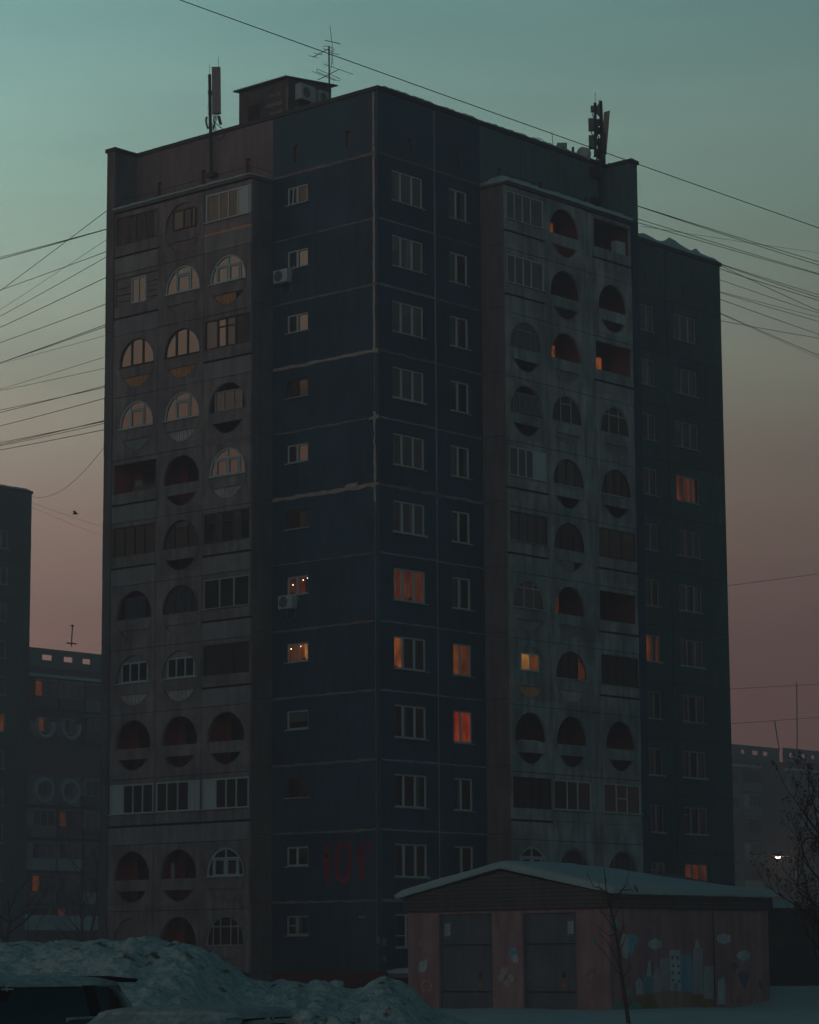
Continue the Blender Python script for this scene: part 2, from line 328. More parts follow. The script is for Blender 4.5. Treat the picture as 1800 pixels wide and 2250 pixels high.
def glaze(F, uc, zk, D, g, parent, rect=None):
    """glazing inside an opening. g: dict(fr=frame, v=[verticals], h=[(u0,u1,z)], p=letters per light, box=(u0,u1,z0,z1), fill=mat, edge=thickness)"""
    fr = g.get('fr', pvc); f = MB(); p = MB(); e = g.get('e', .07); dp = D-g.get('in', .07)
    v = g.get('v', []); cells = g.get('p', 'd'); box = g.get('box'); fill = g.get('fill')
    if rect: L, Rr, zb, zt = rect[0]-uc+.07, rect[1]-uc-.07, ZB1, 2.35
    else: L, Rr, zb, zt = -RC, RC, ZB1, None
    top = (lambda x: zt) if rect else (lambda x: ztop(x))
    def vbar(x, z0, z1, wd=.055, mt=None): f.rect(F, uc+x-wd/2, uc+x+wd/2, zk+z0, zk+z1, dp-.03, dp+.035, mt or fr)
    def shape(x0, x1, z0=None, z1=None, n=10):
        pts = []
        xs = [x0+(x1-x0)*i/n for i in range(n+1)]
        z0_ = zb if z0 is None else z0
        low = [(x0, z0_), (x1, z0_)]; hi = [(x, min(top(x), z1) if z1 else top(x)) for x in xs[::-1]]
        pts = [q for q in low]+[q for q in hi if q[1] > z0_+1e-4]
        return [(uc+a, zk+b) for a, b in pts]
    x0, x1 = L, Rr
    if not rect: x0, x1 = -RC*.992, RC*.992
    if fill:
        if box:
            bl, br, bb, bt = box
            f.ext(F, shape(x0, bl), dp-.05, dp-.02, fill); f.ext(F, shape(br, x1), dp-.05, dp-.02, fill)
            if bb > zb+.01: f.rect(F, uc+bl, uc+br, zk+zb, zk+bb, dp-.05, dp-.02, fill)
            f.ext(F, shape(bl, br, bt), dp-.05, dp-.02, fill)
        else: f.ext(F, shape(x0, x1), dp-.05, dp-.02, fill)
    if box:
        bl, br, bb, bt = box; xs = [bl]+v+[br]
        f.rect(F, uc+bl, uc+br, zk+bt-.06, zk+bt, dp-.03, dp+.035, fr); f.rect(F, uc+bl, uc+br, zk+bb, zk+bb+.06, dp-.03, dp+.035, fr)
        for x in (bl+.03, br-.03): vbar(x, bb+.06, bt-.06, .06)
        for x in v: vbar(x, bb+.06, bt-.06, g.get('w', .055))
        for i in range(len(xs)-1):
            c = cells[i % len(cells)]
            if c != '.': p.rect(F, uc+xs[i]+.02, uc+xs[i+1]-.02, zk+bb+.03, zk+bt-.03, dp-.02, dp, GL[c])
    elif not (fill and not box):
        if e:
            if rect:
                f.rect(F, uc+L, uc+Rr, zk+zt-e, zk+zt, dp-.03, dp+.04, fr); f.rect(F, uc+L, uc+L+e, zk+zb+e, zk+zt-e, dp-.03, dp+.04, fr); f.rect(F, uc+Rr-e, uc+Rr, zk+zb+e, zk+zt-e, dp-.03, dp+.04, fr)
            else:
                a1 = math.asin((zb-ZC)/RC); N = 22
                A = [a1+(math.pi-2*a1)*i/N for i in range(N+1)]
                pr = g.get('out', 0)
                for i in range(N):
                    pts = [(uc+r*math.cos(q), zk+ZC+r*math.sin(q)) for r, q in ((RC-e, A[i]), (RC+.0+pr, A[i]), (RC+.0+pr, A[i+1]), (RC-e, A[i+1]))]
                    f.ext(F, pts, dp-.03, dp+.04+pr, fr)
            f.rect(F, uc+x0, uc+x1, zk+zb, zk+zb+e, dp-.03, dp+.045, fr)
        xs = [x0]+v+[x1]
        for x in v: vbar(x, zb+.03, top(x)-.03, g.get('w', .06))
        for i in range(len(xs)-1):
            c = cells[i % len(cells)]
            if c == '.': continue
            mt = GL[c] if c in GL else {'W': pvc, 'P': plank, 'G': plankG}[c]
            p.ext(F, shape(xs[i]+.005, xs[i+1]-.005), dp-.02, dp, mt)
    for (a, b, z) in g.get('h', []): f.rect(F, uc+a, uc+b, zk+z-.03, zk+z+.03, dp-.03, dp+.034, fr)
    for (a, b, z0_, z1_) in g.get('inner', []):       # casement outlines
        for q in ((a, b, z0_, z0_+.05), (a, b, z1_-.05, z1_), (a, a+.05, z0_+.05, z1_-.05), (b-.05, b, z0_+.05, z1_-.05)): f.rect(F, uc+q[0], uc+q[1], zk+q[2], zk+q[3], dp-.02, dp+.05, fr)
    for (a, b, z0_, z1_, mt) in g.get('s', []): f.rect(F, uc+a, uc+b, zk+z0_, zk+z1_, dp-.03, dp+.05, mt)
    if g.get('sill', True): f.rect(F, uc+x0-.04, uc+x1+.04, zk+zb-.005, zk+zb+.03, D-.12, D+.07, g.get('sillm', fr))
    if f.v:
        o = f.build('glazing_frame', parent)
    if p.v: p.build('pane', parent)
def crescent(F, uc, zk, D, mt, parent, part=(-1, 1), flat=False):
    m_ = MB(); n = 15; w0 = math.sqrt(RC*RC-(ZC-ZB0)**2)
    xs = [-w0+2*w0*i/n for i in range(n+1)]
    for i in range(n):
        a, b = xs[i], xs[i+1]
        if b/w0 < part[0] or a/w0 > part[1]: continue
        g = 0 if flat else .018
        pts = [(uc+a+g, zk+max(zbot(a+g), ZC-RC)), (uc+b-g, zk+zbot(b-g)), (uc+b-g, zk+ZB0+.0), (uc+a+g, zk+ZB0+.0)]
        m_.ext(F, pts, D-.12, D-.07+(0 if flat else (i % 2)*.008), mt)
        if not flat: m_.add([F(uc+b-g, zk+zbot(b), D-.1), F(uc+b+g, zk+zbot(b), D-.1), F(uc+b+g, zk+ZB0, D-.1), F(uc+b-g, zk+ZB0, D-.1)], [(0,1,2,3)], darkgap)
    m_.build('lower_infill', parent)
def backwall(F, uc, zk, lit_, parent, style=0):
    """balcony door and window on the wall at the back of an open loggia"""
    f = MB(); p = MB(); d = .0
    for (a, b, z0, z1) in ((-.95, -.2, .12, 2.15), (-.2, .9, .85, 2.15)) if style == 0 else ((.25, .95, .12, 2.15), (-.9, .25, .85, 2.15)):
        f.rect(F, uc+a, uc+b, zk+z0, zk+z1, d, d+.05, wood)
        c = lit_ if (lit_ and ((style == 0) == (a < -.5) or lit_ in 'oy')) else 'D'
        p.rect(F, uc+a+.07, uc+b-.07, zk+z0+.09, zk+z1-.08, d+.051, d+.06, GL[c])
    o = f.build('balcony_door', parent); p.build('pane', o)
W3 = dict(fr=wood, v=[-.36,.36], p='ddd', e=.05, w=.09)
A1 = dict(fr=pvc, v=[-.42,.46], p='ddd', e=.08, h=[(-.42,.46,1.93)], inner=[(-.36,.40,1.14,1.86)], out=.01)
A2 = dict(fr=pvc, v=[-.72,0,.72], p='dddd', e=.085, h=[(-.72,.72,1.85)], inner=[(-.66,-.05,1.14,1.80),(.05,.66,1.14,1.80)], out=.01)
B3 = dict(fr=pvc, box=(-.80,.84,1.12,1.98), v=[-.26,.28], p='ddd', fill=slatG)
SW = lambda **k: k
# what fills every loggia, storey by storey from the top, left to right in the picture
LSPEC = {
 12: [('R', SW(fr=plank, v=[-.62,-.2,.45,.9], p='PGPPG', e=.05, w=.08, sill=False), 0), ('O', SW(fr=wood, box=(-.66,.78,1.12,2.02), v=[.02,.5], p='bDb', fill=concL, sill=False, **{'in': .04}), brick, 'flat'), ('R', SW(fr=pvc, v=[-.58,-.02,.54], p='bbbW', e=.08, s=[(.80,1.2,1.12,2.30,pvc)]), 0, 'stripe')],
 11: [('R', SW(fr=pvc, box=(-.42,.50,1.10,2.26), v=[.04], p='dd', fill=brick, sill=False), 0, 'bricks'), ('O', A1, brick, 'flat'), ('O', A2, slatO, 'half')],
 10: [('O', W3, slatO), ('O', dict(W3, v=[-.40,.30]), slatO), ('R', SW(fr=wood, v=[-.62,-.1,.45], p='cdcP', e=.06, w=.10, h=[(-.62,.45,1.98)], sill=False), 0)],
 9: [('O', dict(A1), slatG, 'flat'), ('O', dict(A1), slatW), ('O', SW(fr=pvcOld, box=(-.78,.86,1.10,1.96), v=[-.25,.35], p='ccc', sill=False, w=.06), None)],
 8: [('R', None, 0, 'junk'), ('O', None, None, 'post'), ('O', A2, slatW)],
 7: [('R', SW(fr=wood, v=[-.75,-.1,.5], p='DDDD', e=.04, w=.05, sill=False, **{'in': .11}), 0), ('O', SW(fr=wood, v=[-.45,.35], p='DDD', e=.03, s=[(-.35,.4,1.98,2.18,plankG)], sill=False, **{'in': .10}), None), ('R', SW(fr=wood, v=[-.75,-.28,.3,.8], p='dcdcd', e=.05, w=.06, h=[(-1.2,1.2,1.95)], sill=False), 0)],
 6: [('O', SW(fr=wood, box=(-.62,.66,1.10,2.02), v=[.04], p='nn', w=.10, sill=False), concL, 'flat'), ('O', SW(fr=wood, v=[-.36,.20,.62], p='DnnD', e=.05, w=.09, sill=False), concL, 'flat'), ('R', SW(fr=pvcOld, v=[-.45,.40], p='ddd', e=.05, w=.07), 0)],
 5: [('O', B3, slatW), ('O', dict(B3), slatW), ('R', SW(fr=wood, v=[-.38,.34], p='DDD', e=.06, w=.07, sill=False), 0)],
 4: [('O', None, None), ('O', None, None), ('O', None, None)],
 3: [('R', SW(fr=pvc, v=[-.62,-.02,.58], p='Wddd', e=.07), 0), ('R', SW(fr=pvc, v=[-.78,-.12,.54,.86], p='dddWW', e=.07), 0), ('R', SW(fr=pvc, v=[-.62,-.02,.58], p='Wddd', e=.07), 0)],
 2: [('O', None, None), ('O', None, None, 'post'), ('O', A2, brick, 'flat')],
 1: [('O', SW(fr=wood, v=[0], p='DD', e=.03, fill=brick, sill=False), None), ('O', None, None), ('O', SW(fr=pvcOld, v=[-.72,-.3,.3,.72], p='DDDDD', e=.04, w=.04, h=[(-1,1,1.85)]), brick, 'flat')],
}
RSPEC = {
 12: [('R', SW(fr=pvc, v=[-.62,-.06,.50], p='nnnc', e=.06, w=.06), 0), ('O', None, None, 'o'), ('R', None, 0, 'whitebox')],
 11: [('R', SW(fr=pvc, v=[-.62,-.06,.50], p='nnnc', e=.07, w=.06), 0), ('O', None, None), ('O', None, None)],
 10: [('O', SW(fr=metalG, v=[-.62,-.1,.35,.75], p='ggggg', e=.03, w=.035, h=[(-.9,.9,1.9)], sill=False), None), ('O', None, slatG, 'o'), ('R', None, 0, 'o')],
 9: [('O', SW(fr=metalG, box=(-.88,.9,1.08,1.96), v=[-.45,-.05,.4], p='gggg', w=.03), None), ('O', SW(fr=pvcOld, v=[-.42,.30], p='DDD', e=.03, w=.04, h=[(-.42,.30,1.92)], sill=False), slatG), ('O', SW(fr=pvcOld, v=[-.40,.30], p='DDD', e=.03, w=.04, h=[(-.9,.9,1.92)], sill=False), slatG)],
 8: [('R', SW(fr=pvc, v=[-.58,-.04,.46], p='nnnW', e=.06, w=.06, s=[(.50,1.10,1.13,2.29,pvc)]), 0), ('O', SW(fr=wood, v=[-.70,-.05,.55], p='Dggb', e=.04, w=.13, sillm=snow), None), ('O', SW(fr=wood, v=[-.62,-.05,.45], p='DbbD', e=.04, w=.13, sillm=snow), None)],
 7: [('R', SW(fr=wood, v=[-.55,.05,.6], p='cccP', e=.06, w=.04, h=[(-.55,.05,2.02)], sillm=pvcOld), 0), ('O', SW(fr=wood, v=[-.42,.40], p='DDD', e=.04, w=.09, sill=False), slatG, 'half'), ('R', SW(fr=wood, v=[-.46,.40], p='bbb', e=.05, w=.12, sill=False), 0)],
 6: [('O', SW(fr=pvcOld, v=[-.30,.34], p='ddd', e=.04, w=.05, h=[(-.95,.95,1.95)], sillm=snow), slatG, 'flat'), ('O', None, slatG, 'q'), ('R', None, 0, 'q')],
 5: [('O', SW(fr=pvc, box=(-.62,.62,1.22,1.98), v=[-.0], p='yk', fill=concR, sill=False, **{'in': .04}), slatO, 'flat'), ('O', SW(fr=wood, v=[-.5,0,.5], p='DDDq', e=.04, w=.05, h=[(-.9,.9,1.9)], sillm=snow), slatW), ('R', SW(fr=wood, v=[-.75,-.1,.35,.8], p='DDDDD', e=.05, w=.06, h=[(-1.2,1.2,2.0)]), 0)],
 4: [('O', None, None, 'snowrail'), ('O', None, None), ('O', None, None)],
 3: [('R', SW(fr=wood, v=[-.75,-.3,.2,.7], p='DDDDD', e=.03, w=.05, sill=False), 0), ('R', SW(fr=pvc, v=[-.38,.36], p='ddd', e=.06, w=.06), 0, 'nogroove'), ('R', SW(fr=pvc, v=[-.36,.42], p='ddd', e=.06, w=.06, h=[(-.36,.42,1.72)]), 0, 'nogroove')],
 2: [('O', A2, None), ('O', SW(fr=metalG, v=[-.6,.6], p='DDD', e=.10, w=.05, fill=None), None, 'grille'), ('O', SW(fr=metalG, v=[-.6,.6], p='DDD', e=.10, w=.05), None, 'grille')],
 1: [('O', None, None), ('O', None, None), ('O', None, None)],
}
ROWN = ['', 'lowest', 'second', 'third', 'fourth', 'fifth', 'sixth', 'seventh', 'eighth', 'ninth', 'tenth', 'eleventh', 'top']
# ------------------------------------------------------------------ the main tower
DL, DR = 1.318, 1.396
BX, BY = 16.2, 15.1; TOP = 36.30
A_, B1_, B2_ = 6.05, 3.59, 6.65
fL, fR = FL(0), FR(0)
tower = empty('apartment_tower', (8, 7.5, 0), 'twelve-storey blue panel apartment tower with round loggia openings, its corner towards the viewer', 'building')
hl = [(-5.22,-3.99,k*H+1.46,k*H+2.26) for k in range(12)]
hv = [(-1.83,-1.56,33.6+.55,33.6+1.25), (-4.84,-4.57,33.6+.55,33.6+1.25)]
hr = [(.86,2.85,k*H+.92,k*H+2.27) for k in range(12)]+[(4.55,5.77,k*H+.92,k*H+2.27) for k in range(12)]
hw = [(1.90,2.13,33.6+.47,33.6+1.03), (5.02,5.26,33.6+.47,33.6+1.03)]
mb = MB()
mb.wall(fL, -A_, 0, 0, 33.6, hl, blueL); mb.wall(fR, 0, B2_, 0, 33.6, hr, blueR); mb.wall(fL, -A_, 0, 33.6, TOP, hv, blueA); mb.wall(fR, 0, B2_, 33.6, TOP, hw, blueA)
for h in hv: mb.rect(fL, *h, -.16, -.14, inner)
for h in hw: mb.rect(fR, *h, -.16, -.14, inner)
mb.build('blue_wall', tower)
mb = MB()
vl = [(-y-.13,-y+.13,33.6+.55,33.6+1.25) for y in (7.55, 10.3, 13.1)]
vr = [(x-.12,x+.12,33.6+.47,33.6+1.03) for x in (8.0, 10.85, 14.2)]
mb.wall(fL, -14.6, -A_, 33.62, TOP, vl, brownA); mb.wall(fR, B2_, 15.7, 33.62, TOP, vr, greenA)
for h in vl: mb.rect(fL, *h, -.16, -.14, inner)
for h in vr: mb.rect(fR, *h, -.16, -.14, inner)
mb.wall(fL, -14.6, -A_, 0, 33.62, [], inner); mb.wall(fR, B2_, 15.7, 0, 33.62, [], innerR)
for x in (9.45, 12.2): mb.rect(fR, x-.012, x+.012, 33.7, TOP, 0, .004, darkgap)
mb.build('attic_wall', tower)
mb = MB()                                                      # far sides, roof
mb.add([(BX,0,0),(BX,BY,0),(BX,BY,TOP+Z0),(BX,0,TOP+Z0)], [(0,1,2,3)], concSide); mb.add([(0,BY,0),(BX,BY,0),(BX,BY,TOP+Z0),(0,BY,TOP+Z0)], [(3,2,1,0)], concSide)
mb.build('rear_wall', tower)
mb = MB(); mb.box((.25,.25,36.95), (BX-.25,BY-.25,37.05), metalD); mb.build('roof', tower)
mb = MB(); mb.box((-.005,-.01,0), (BX,.3,Z0-.002), redpl); mb.box((-.01,.3,0), (.3,BY,Z0-.002), redpl); mb.build('plinth', tower)
for side_ in (0, 1):
  mb = MB()                                                     # end walls projecting beside the loggias
  for k in range(13):
    g = .02 if k else 0; z0, z1 = k*H, min((k+1)*H, TOP); q = jit(.012)
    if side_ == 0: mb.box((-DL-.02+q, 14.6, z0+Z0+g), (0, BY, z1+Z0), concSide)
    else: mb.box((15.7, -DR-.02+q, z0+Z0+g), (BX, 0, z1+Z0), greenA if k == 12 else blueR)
  if side_ == 0: mb.box((-DL+.03, 14.63, 0), (0, BY-.03, TOP+Z0-.02), darkgap)
  else: mb.box((15.73, -DR+.03, 0), (BX-.03, 0, TOP+Z0-.02), darkgap)
  mb.build('end_wall', tower)
mb = MB()                                                      # parapet caps
zt = TOP+Z0
mb.box((-.07,-.07,zt), (.3, 14.6,zt+.17), metalD); mb.box((.3,-.07,zt), (15.7,.25,zt+.17), metalD)
mb.box((-DL-.10,14.52,zt), (.3,BY+.06,zt+.172), metalD); mb.box((15.62,-DR-.10,zt), (BX+.06,.25,zt+.172), metalD)
mb.box((.3,BY-.25,zt), (BX,BY+.06,zt+.168), metalD); mb.box((BX-.25,.25,zt), (BX+.06,BY-.25,zt+.168), metalD)
mb.build('parapet_cap', tower)
def snow_strip(p0, p1, wd, h, n, parent, name='roof_snow', mt=snow, rag=.5, big=()):
    """lumpy snow lying along a ledge"""
    p0, p1 = Vector(p0), Vector(p1); t = (p1-p0).normalized(); s = Vector((-t.y, t.x, 0)); m_ = MB(); L = (p1-p0).length; vs = []; NP = 7
    for i in range(n+1):
        q = i/n; c = p0+(p1-p0)*q; hh = h*(1+jit(rag))*(.25 if i in (0, n) else 1)
        for (bq, bw, bh) in big: hh += bh*math.exp(-((q-bq)/bw)**2)
        ww = wd/2*(1+jit(.12))
        for j in range(NP):
            a = math.pi*j/(NP-1); vs.append(c+s*(ww*math.cos(a))+Vector((0,0,hh*math.sin(a)**.7 if 0 < j < NP-1 else 0)))
    fs = [(i*NP+j, i*NP+j+1, (i+1)*NP+j+1, (i+1)*NP+j) for i in range(n) for j in range(NP-1)]+[tuple(range(NP)), tuple(range(n*NP+NP-1, n*NP-1, -1))]
    m_.add(vs, [f[::-1] for f in fs], mt); return m_.build(name, parent, True)
snow_strip((.2,.1,zt+.165), (15.7,.1,zt+.165), .40, .105, 120, tower, rag=.45)
snow_strip((.12,13.9,zt+.165), (.12,9.0,zt+.165), .3, .05, 16, tower)
snow_strip((.12,5,zt+.165), (.12,.2,zt+.165), .3, .045, 16, tower)
snow_strip((16.0,.1,zt+.165), (16.0,-DR-.05,zt+.165), .34, .13, 12, tower)
# sealant along the panel joints
mb = MB()
wl = {12:(.12,sealD,.5), 11:(.05,sealD,.6), 10:(.08,sealD,.5), 9:(.13,sealW,.4), 8:(.07,sealD,.8), 7:(.15,sealW,.5), 6:(.05,sealD,.7), 5:(.09,sealD,.5), 4:(.09,sealD,.5), 3:(.10,sealD,.5), 2:(.10,sealD,.5), 1:(.09,sealD,.5)}
for k, (wd, mt, j) in wl.items():
    seam(mb, fL, -A_+.03, k*H, -.30, k*H, wd, j, mt)
seam(mb, fL, -.24, 0, -.24, 4*H, .04, .3, sealD); seam(mb, fL, -.24, 4*H, -.24, 7*H-.7, .045, .4, sealD)
seam(mb, fL, -.24, 7*H-.7, -.24, 8*H+.25, .11, .6, sealW, .014, .2); seam(mb, fL, -.24, 8*H+.3, -.24, 9*H-.1, .045, .3, sealD)
seam(mb, fL, -.24, 9*H-.05, -.24, 12*H+.3, .12, .25, sealW, .014); seam(mb, fL, -.24, 12*H+.35, -.24, TOP-.05, .10, .2, sealW, .014)
seam(mb, fL, -.30, 7*H, -.02, 7*H+.03, .17, .8, sealW, .016, .08); seam(mb, fL, -.55, 8*H-.02, -.02, 8*H+.03, .10, .9, sealW, .016, .08)
seam(mb, fL, -1.9, 7*H+.08, -1.2, 7*H+.12, .20, .5, sealW, .018, .1); seam(mb, fL, -.34, 9*H, -.02, 9*H, .16, .6, sealW, .016, .08); seam(mb, fL, -.34, 12*H, -.1, 12*H, .2, .6, sealD, .016, .08)
seam(mb, fL, -.34, 10*H, -.05, 10*H, .12, .6, sealD, .016, .08)
mb.build('side_joint_sealant', tower)
mb = MB()
wr = {12:(.06,sealD,.7), 11:(.06,sealG,.4), 10:(.09,sealG,.4), 9:(.10,sealD,.6), 8:(.07,sealG,.6), 7:(.13,sealW,.7), 6:(.07,sealG,.5), 5:(.06,sealG,.4), 4:(.07,sealG,.4), 3:(.07,sealG,.4), 2:(.08,sealG,.4), 1:(.10,sealG,.4)}
for k, (wd, mt, j) in wr.items():
    mt2 = sealD if k in (9, 7) else mt
    seam(mb, fR, .05, k*H, B1_-.03, k*H, wd, j, mt if k != 7 else sealD); seam(mb, fR, B1_+.04, k*H-.01, B2_-.05, k*H-.01, wd*.75, j, sealG if k < 9 else sealD)
seam(mb, fR, B1_, 7*H-.45, B1_, TOP-.1, .085, .25, sealG, .014); seam(mb, fR, B1_, 0, B1_, 7*H-.5, .05, .3, sealG, .012)
seam(mb, fR, B1_-.3, 7*H, B1_+.35, 7*H-.03, .16, .7, sealD, .018, .1)
mb.build('front_joint_sealant', tower)
# windows in the blue walls (top storey 12 ... 1)
wL = {12: ('db',), 11: ('nd',), 10: ('Dd',), 9: ('Db',), 8: ('Dd',), 7: ('Db',), 6: ('qq',), 5: ('ko',), 4: ('D',), 3: ('Db',), 2: ('DD',), 1: ('DD',)}
for k in range(12):
    n = k+1; cells = wL[n][0]; mf = {9: wood, 7: wood, 3: wood, 1: pvcOld}.get(n, pvc)
    o = window(fL, -5.22, -3.99, k*H+1.46, k*H+2.26, [.46] if len(cells) == 2 else [], cells, tower, mf, tilt=0 if n == 12 else None, hbar={0: .5} if n == 1 else None)
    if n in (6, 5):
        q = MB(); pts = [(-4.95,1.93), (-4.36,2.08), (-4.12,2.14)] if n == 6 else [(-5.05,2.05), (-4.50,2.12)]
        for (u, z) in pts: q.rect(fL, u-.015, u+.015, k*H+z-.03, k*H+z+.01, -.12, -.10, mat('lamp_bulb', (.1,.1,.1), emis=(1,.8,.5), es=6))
        q.build('lamp_bulbs', o)  # glowing dots: bulbs burning in these lit rooms
cb = {12:'ccc', 11:'ccc', 10:'ccc', 9:'ccn', 8:'ccc', 7:'cnc', 6:'ppp', 5:'ocD', 4:'dDd', 3:'DDD', 2:'ddd', 1:'DDk'}
cs = {12:'cd', 11:'cd', 10:'cd', 9:'DD', 8:'cD', 7:'cd', 6:'dd', 5:'ok', 4:'rr', 3:'dD', 2:'dD', 1:'DD'}
for k in range(12):
    n = k+1
    window(fR, .86, 2.85, k*H+.92, k*H+2.27, [.30,.66] if n != 1 else [.36,.70], cb[n], tower, hbar={0: .36} if n == 1 else None, snowy=n in (9, 7, 2))
    window(fR, 4.55, 5.77, k*H+.92, k*H+2.27, [.42], cs[n], tower)
# loggia stacks
for side in 'LR':
    F = fL if side == 'L' else fR; D = DL if side == 'L' else DR; cm = concL if side == 'L' else concR
    bays = [(-13.07,-14.58,-11.73), (-10.22,-11.73,-8.92), (-7.45,-8.92,-6.05)] if side == 'L' else [(7.93,6.65,9.36), (10.77,9.36,12.14), (14.22,12.84,15.68)]
    # slabs, dividing walls and the blank side wall next to the blue panels
    sk = MB(); ue = [-14.58,-11.73,-8.92] if side == 'L' else [9.36,12.14,12.84,15.6]
    u0 = -14.58 if side == 'L' else 6.65; u1 = -6.05 if side == 'L' else 15.68
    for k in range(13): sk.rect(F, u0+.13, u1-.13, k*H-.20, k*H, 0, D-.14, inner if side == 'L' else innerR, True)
    for u in ue: sk.rect(F, u-.05, u+.05, 0, 33.4, 0, D-.135, inner if side == 'L' else innerR)
    sk.build('balcony_slab', tower)
    sw = MB()
    for k in range(-1, 12):
        z0 = 0 if k < 0 else k*H+.015; 
        if k < 0: continue
        z1 = (k+1)*H-.015 if k < 11 else 33.36; q = jit(.008)
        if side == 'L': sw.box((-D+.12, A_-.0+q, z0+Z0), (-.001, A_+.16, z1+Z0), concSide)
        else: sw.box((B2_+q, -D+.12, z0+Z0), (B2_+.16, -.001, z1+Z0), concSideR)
    if side == 'L': sw.box((-D+.14, A_+.02, Z0), (-.001, A_+.12, 33.3+Z0), darkgap); sw.box((-D, A_, 0), (0, 14.6, Z0-.03), concSide)
    else: sw.box((B2_+.02, -D+.14, Z0), (B2_+.12, -.001, 33.3+Z0), darkgap); sw.box((B2_, -D, 0), (15.7, 0, Z0-.03), concSideR)
    sw.build('side_wall', tower)
    if side == 'R':
        pl = MB()
        for k in range(12): pl.rect(F, 12.155, 12.825, k*H-.23, k*H+2.54, D-.13, D-.05, concR)
        pl.build('pilaster', tower)
    spec = LSPEC if side == 'L' else RSPEC
    for k in range(12):
        for b, (uc, ul, ur) in enumerate(bays):
            sp_ = spec[k+1][b]; typ, g, cr = sp_[:3]; ex = sp_[3] if len(sp_) > 3 else ''
            m_ = MB(); z = k*H
            if typ == 'O': oval_panel(F, uc, ul, ur, z, D, cm, m_)
            else: rect_panel(F, uc, ul, ur, z, D, cm, m_, ex != 'nogroove')
            if ex == 'stripe': m_.rect(F, ul+.02, ur-.02, z+.50, z+.60, D-.1, D+.005, slatO)
            if ex == 'bricks':
                for (a, c, zz) in ((-1.3,-.5,1.9),(-1.3,-.5,1.6),(-1.25,-.55,1.3),(.6,1.2,1.95),(.6,1.25,1.75),(.6,1.25,1.5),(.6,1.2,1.25)): m_.rect(F, uc+a, uc+c, z+zz, z+zz+.02, D-.08, D-.06, darkgap)
            o = m_.build('loggia', tower)
            if g:
                glaze(F, uc, z, D, g, o, (ul+.01, ur-.01) if typ == 'R' else None)
            else:
                backwall(F, uc, z, ex if ex in ('o', 'q') else None, o, 1 if (b == 1) else 0)
            if typ == 'O' and cr is not None and cr != 0:
                crescent(F, uc, z, D, cr, o, (-1, .4) if ex == 'half' else (-1, 1), ex == 'flat')
            q = MB()
            if ex == 'junk': q.box((-DL+.3, 12.1, z+Z0+.02), (-DL+.8, 13.6, z+Z0+1.35), plank); q.box((-DL+.35, 13.0, z+Z0+1.36), (-DL+.7, 13.5, z+Z0+1.6), plankG)
            if ex == 'post': q.rect(F, uc+.78, uc+.86, z+.9, z+1.9, D-.4, D-.32, pvc) if k > 5 else q.rect(F, uc-.85, uc-.72, z+1.0, z+1.75, D-.5, D-.4, pvcOld)
            if ex == 'whitebox': q.rect(F, uc+.62, uc+1.28, z+1.07, z+1.72, D-.5, D-.2, pvc)
            if ex == 'grille':
                for i in range(-5, 6):
                    for sg in (1, -1):
                        a = i*.22; q.tube([F(uc+a-.35*sg, z+1.08, D-.03), F(uc+a+.35*sg, z+1.95, D-.03)], .010, metalG, 4)
            if q.v: q.build('balcony_junk' if ex in ('junk', 'whitebox') else ('window_grille' if ex == 'grille' else 'post'), o)
            if ex == 'snowrail' : snow_strip(F(uc-.7, z+ZB1, D-.05), F(uc+.75, z+ZB1, D-.05), .14, .045, 8, o, 'rail_snow')
# seams of repaired panel joint on the left stack
mb = MB(); seam(mb, fL, -8.92, 8*H-.24, -6.1, 8*H-.24, .13, .9, sealD, DL+.02, .12); seam(mb, fL, -8.92, 8*H-.6, -8.92, 8*H+.35, .1, .8, sealD, DL+.02, .12)
mb.build('patched_joint', tower)
# loggia roofs
mb = MB()
mb.box((-DL-.10, A_-.04, 33.42+Z0), (-.002, 14.6, 33.54+Z0), concSide); mb.build('loggia_roof', tower)
mb = MB(); mb.box((B2_-.05, -DR-.06, 33.42+Z0), (15.7, -.002, 33.50+Z0), concSideR)
mb.build('loggia_roof', tower)
def sheet(p0, p1, h, parent, name, n=40, m_=3):
    """snow layer on a flat ledge with rounded edges"""
    x0, y0, z0 = p0; x1, y1 = p1; q = MB(); vs = []; NX, NY = (n, m_) if abs(x1-x0) > abs(y1-y0) else (m_, n)
    for i in range(NX+1):
        for j in range(NY+1):
            e = (i in (0, NX)) or (j in (0, NY)); x = x0+(x1-x0)*i/NX; y = y0+(y1-y0)*j/NY
            vs.append((x+jit(.02), y+jit(.02), z0+(h*(.55 if e else 1)*(1+jit(.25)))))
    fs = [(i*(NY+1)+j, (i+1)*(NY+1)+j, (i+1)*(NY+1)+j+1, i*(NY+1)+j+1) for i in range(NX) for j in range(NY)]
    base = len(vs); ring = [i*(NY+1) for i in range(NX+1)]+[NX*(NY+1)+j for j in range(1, NY+1)]+[i*(NY+1)+NY for i in range(NX-1, -1, -1)]+[j for j in range(NY-1, 0, -1)]
    for r_ in ring: vs.append((vs[r_][0], vs[r_][1], z0))
    for a in range(len(ring)): b = (a+1) % len(ring); fs.append((ring[a], base+a, base+b, ring[b]))
    q.add(vs, fs, snow); return q.build(name, parent, True)
sheet((-DL-.14, A_-.06, 33.541+Z0), (-.01, 14.58), .13, tower, 'loggia_roof_snow')
sheet((B2_-.08, -DR-.16, 33.501+Z0), (15.68, -.01), .30, tower, 'loggia_roof_snow')
mb = MB()                                                       # low guard rails on the loggia roofs
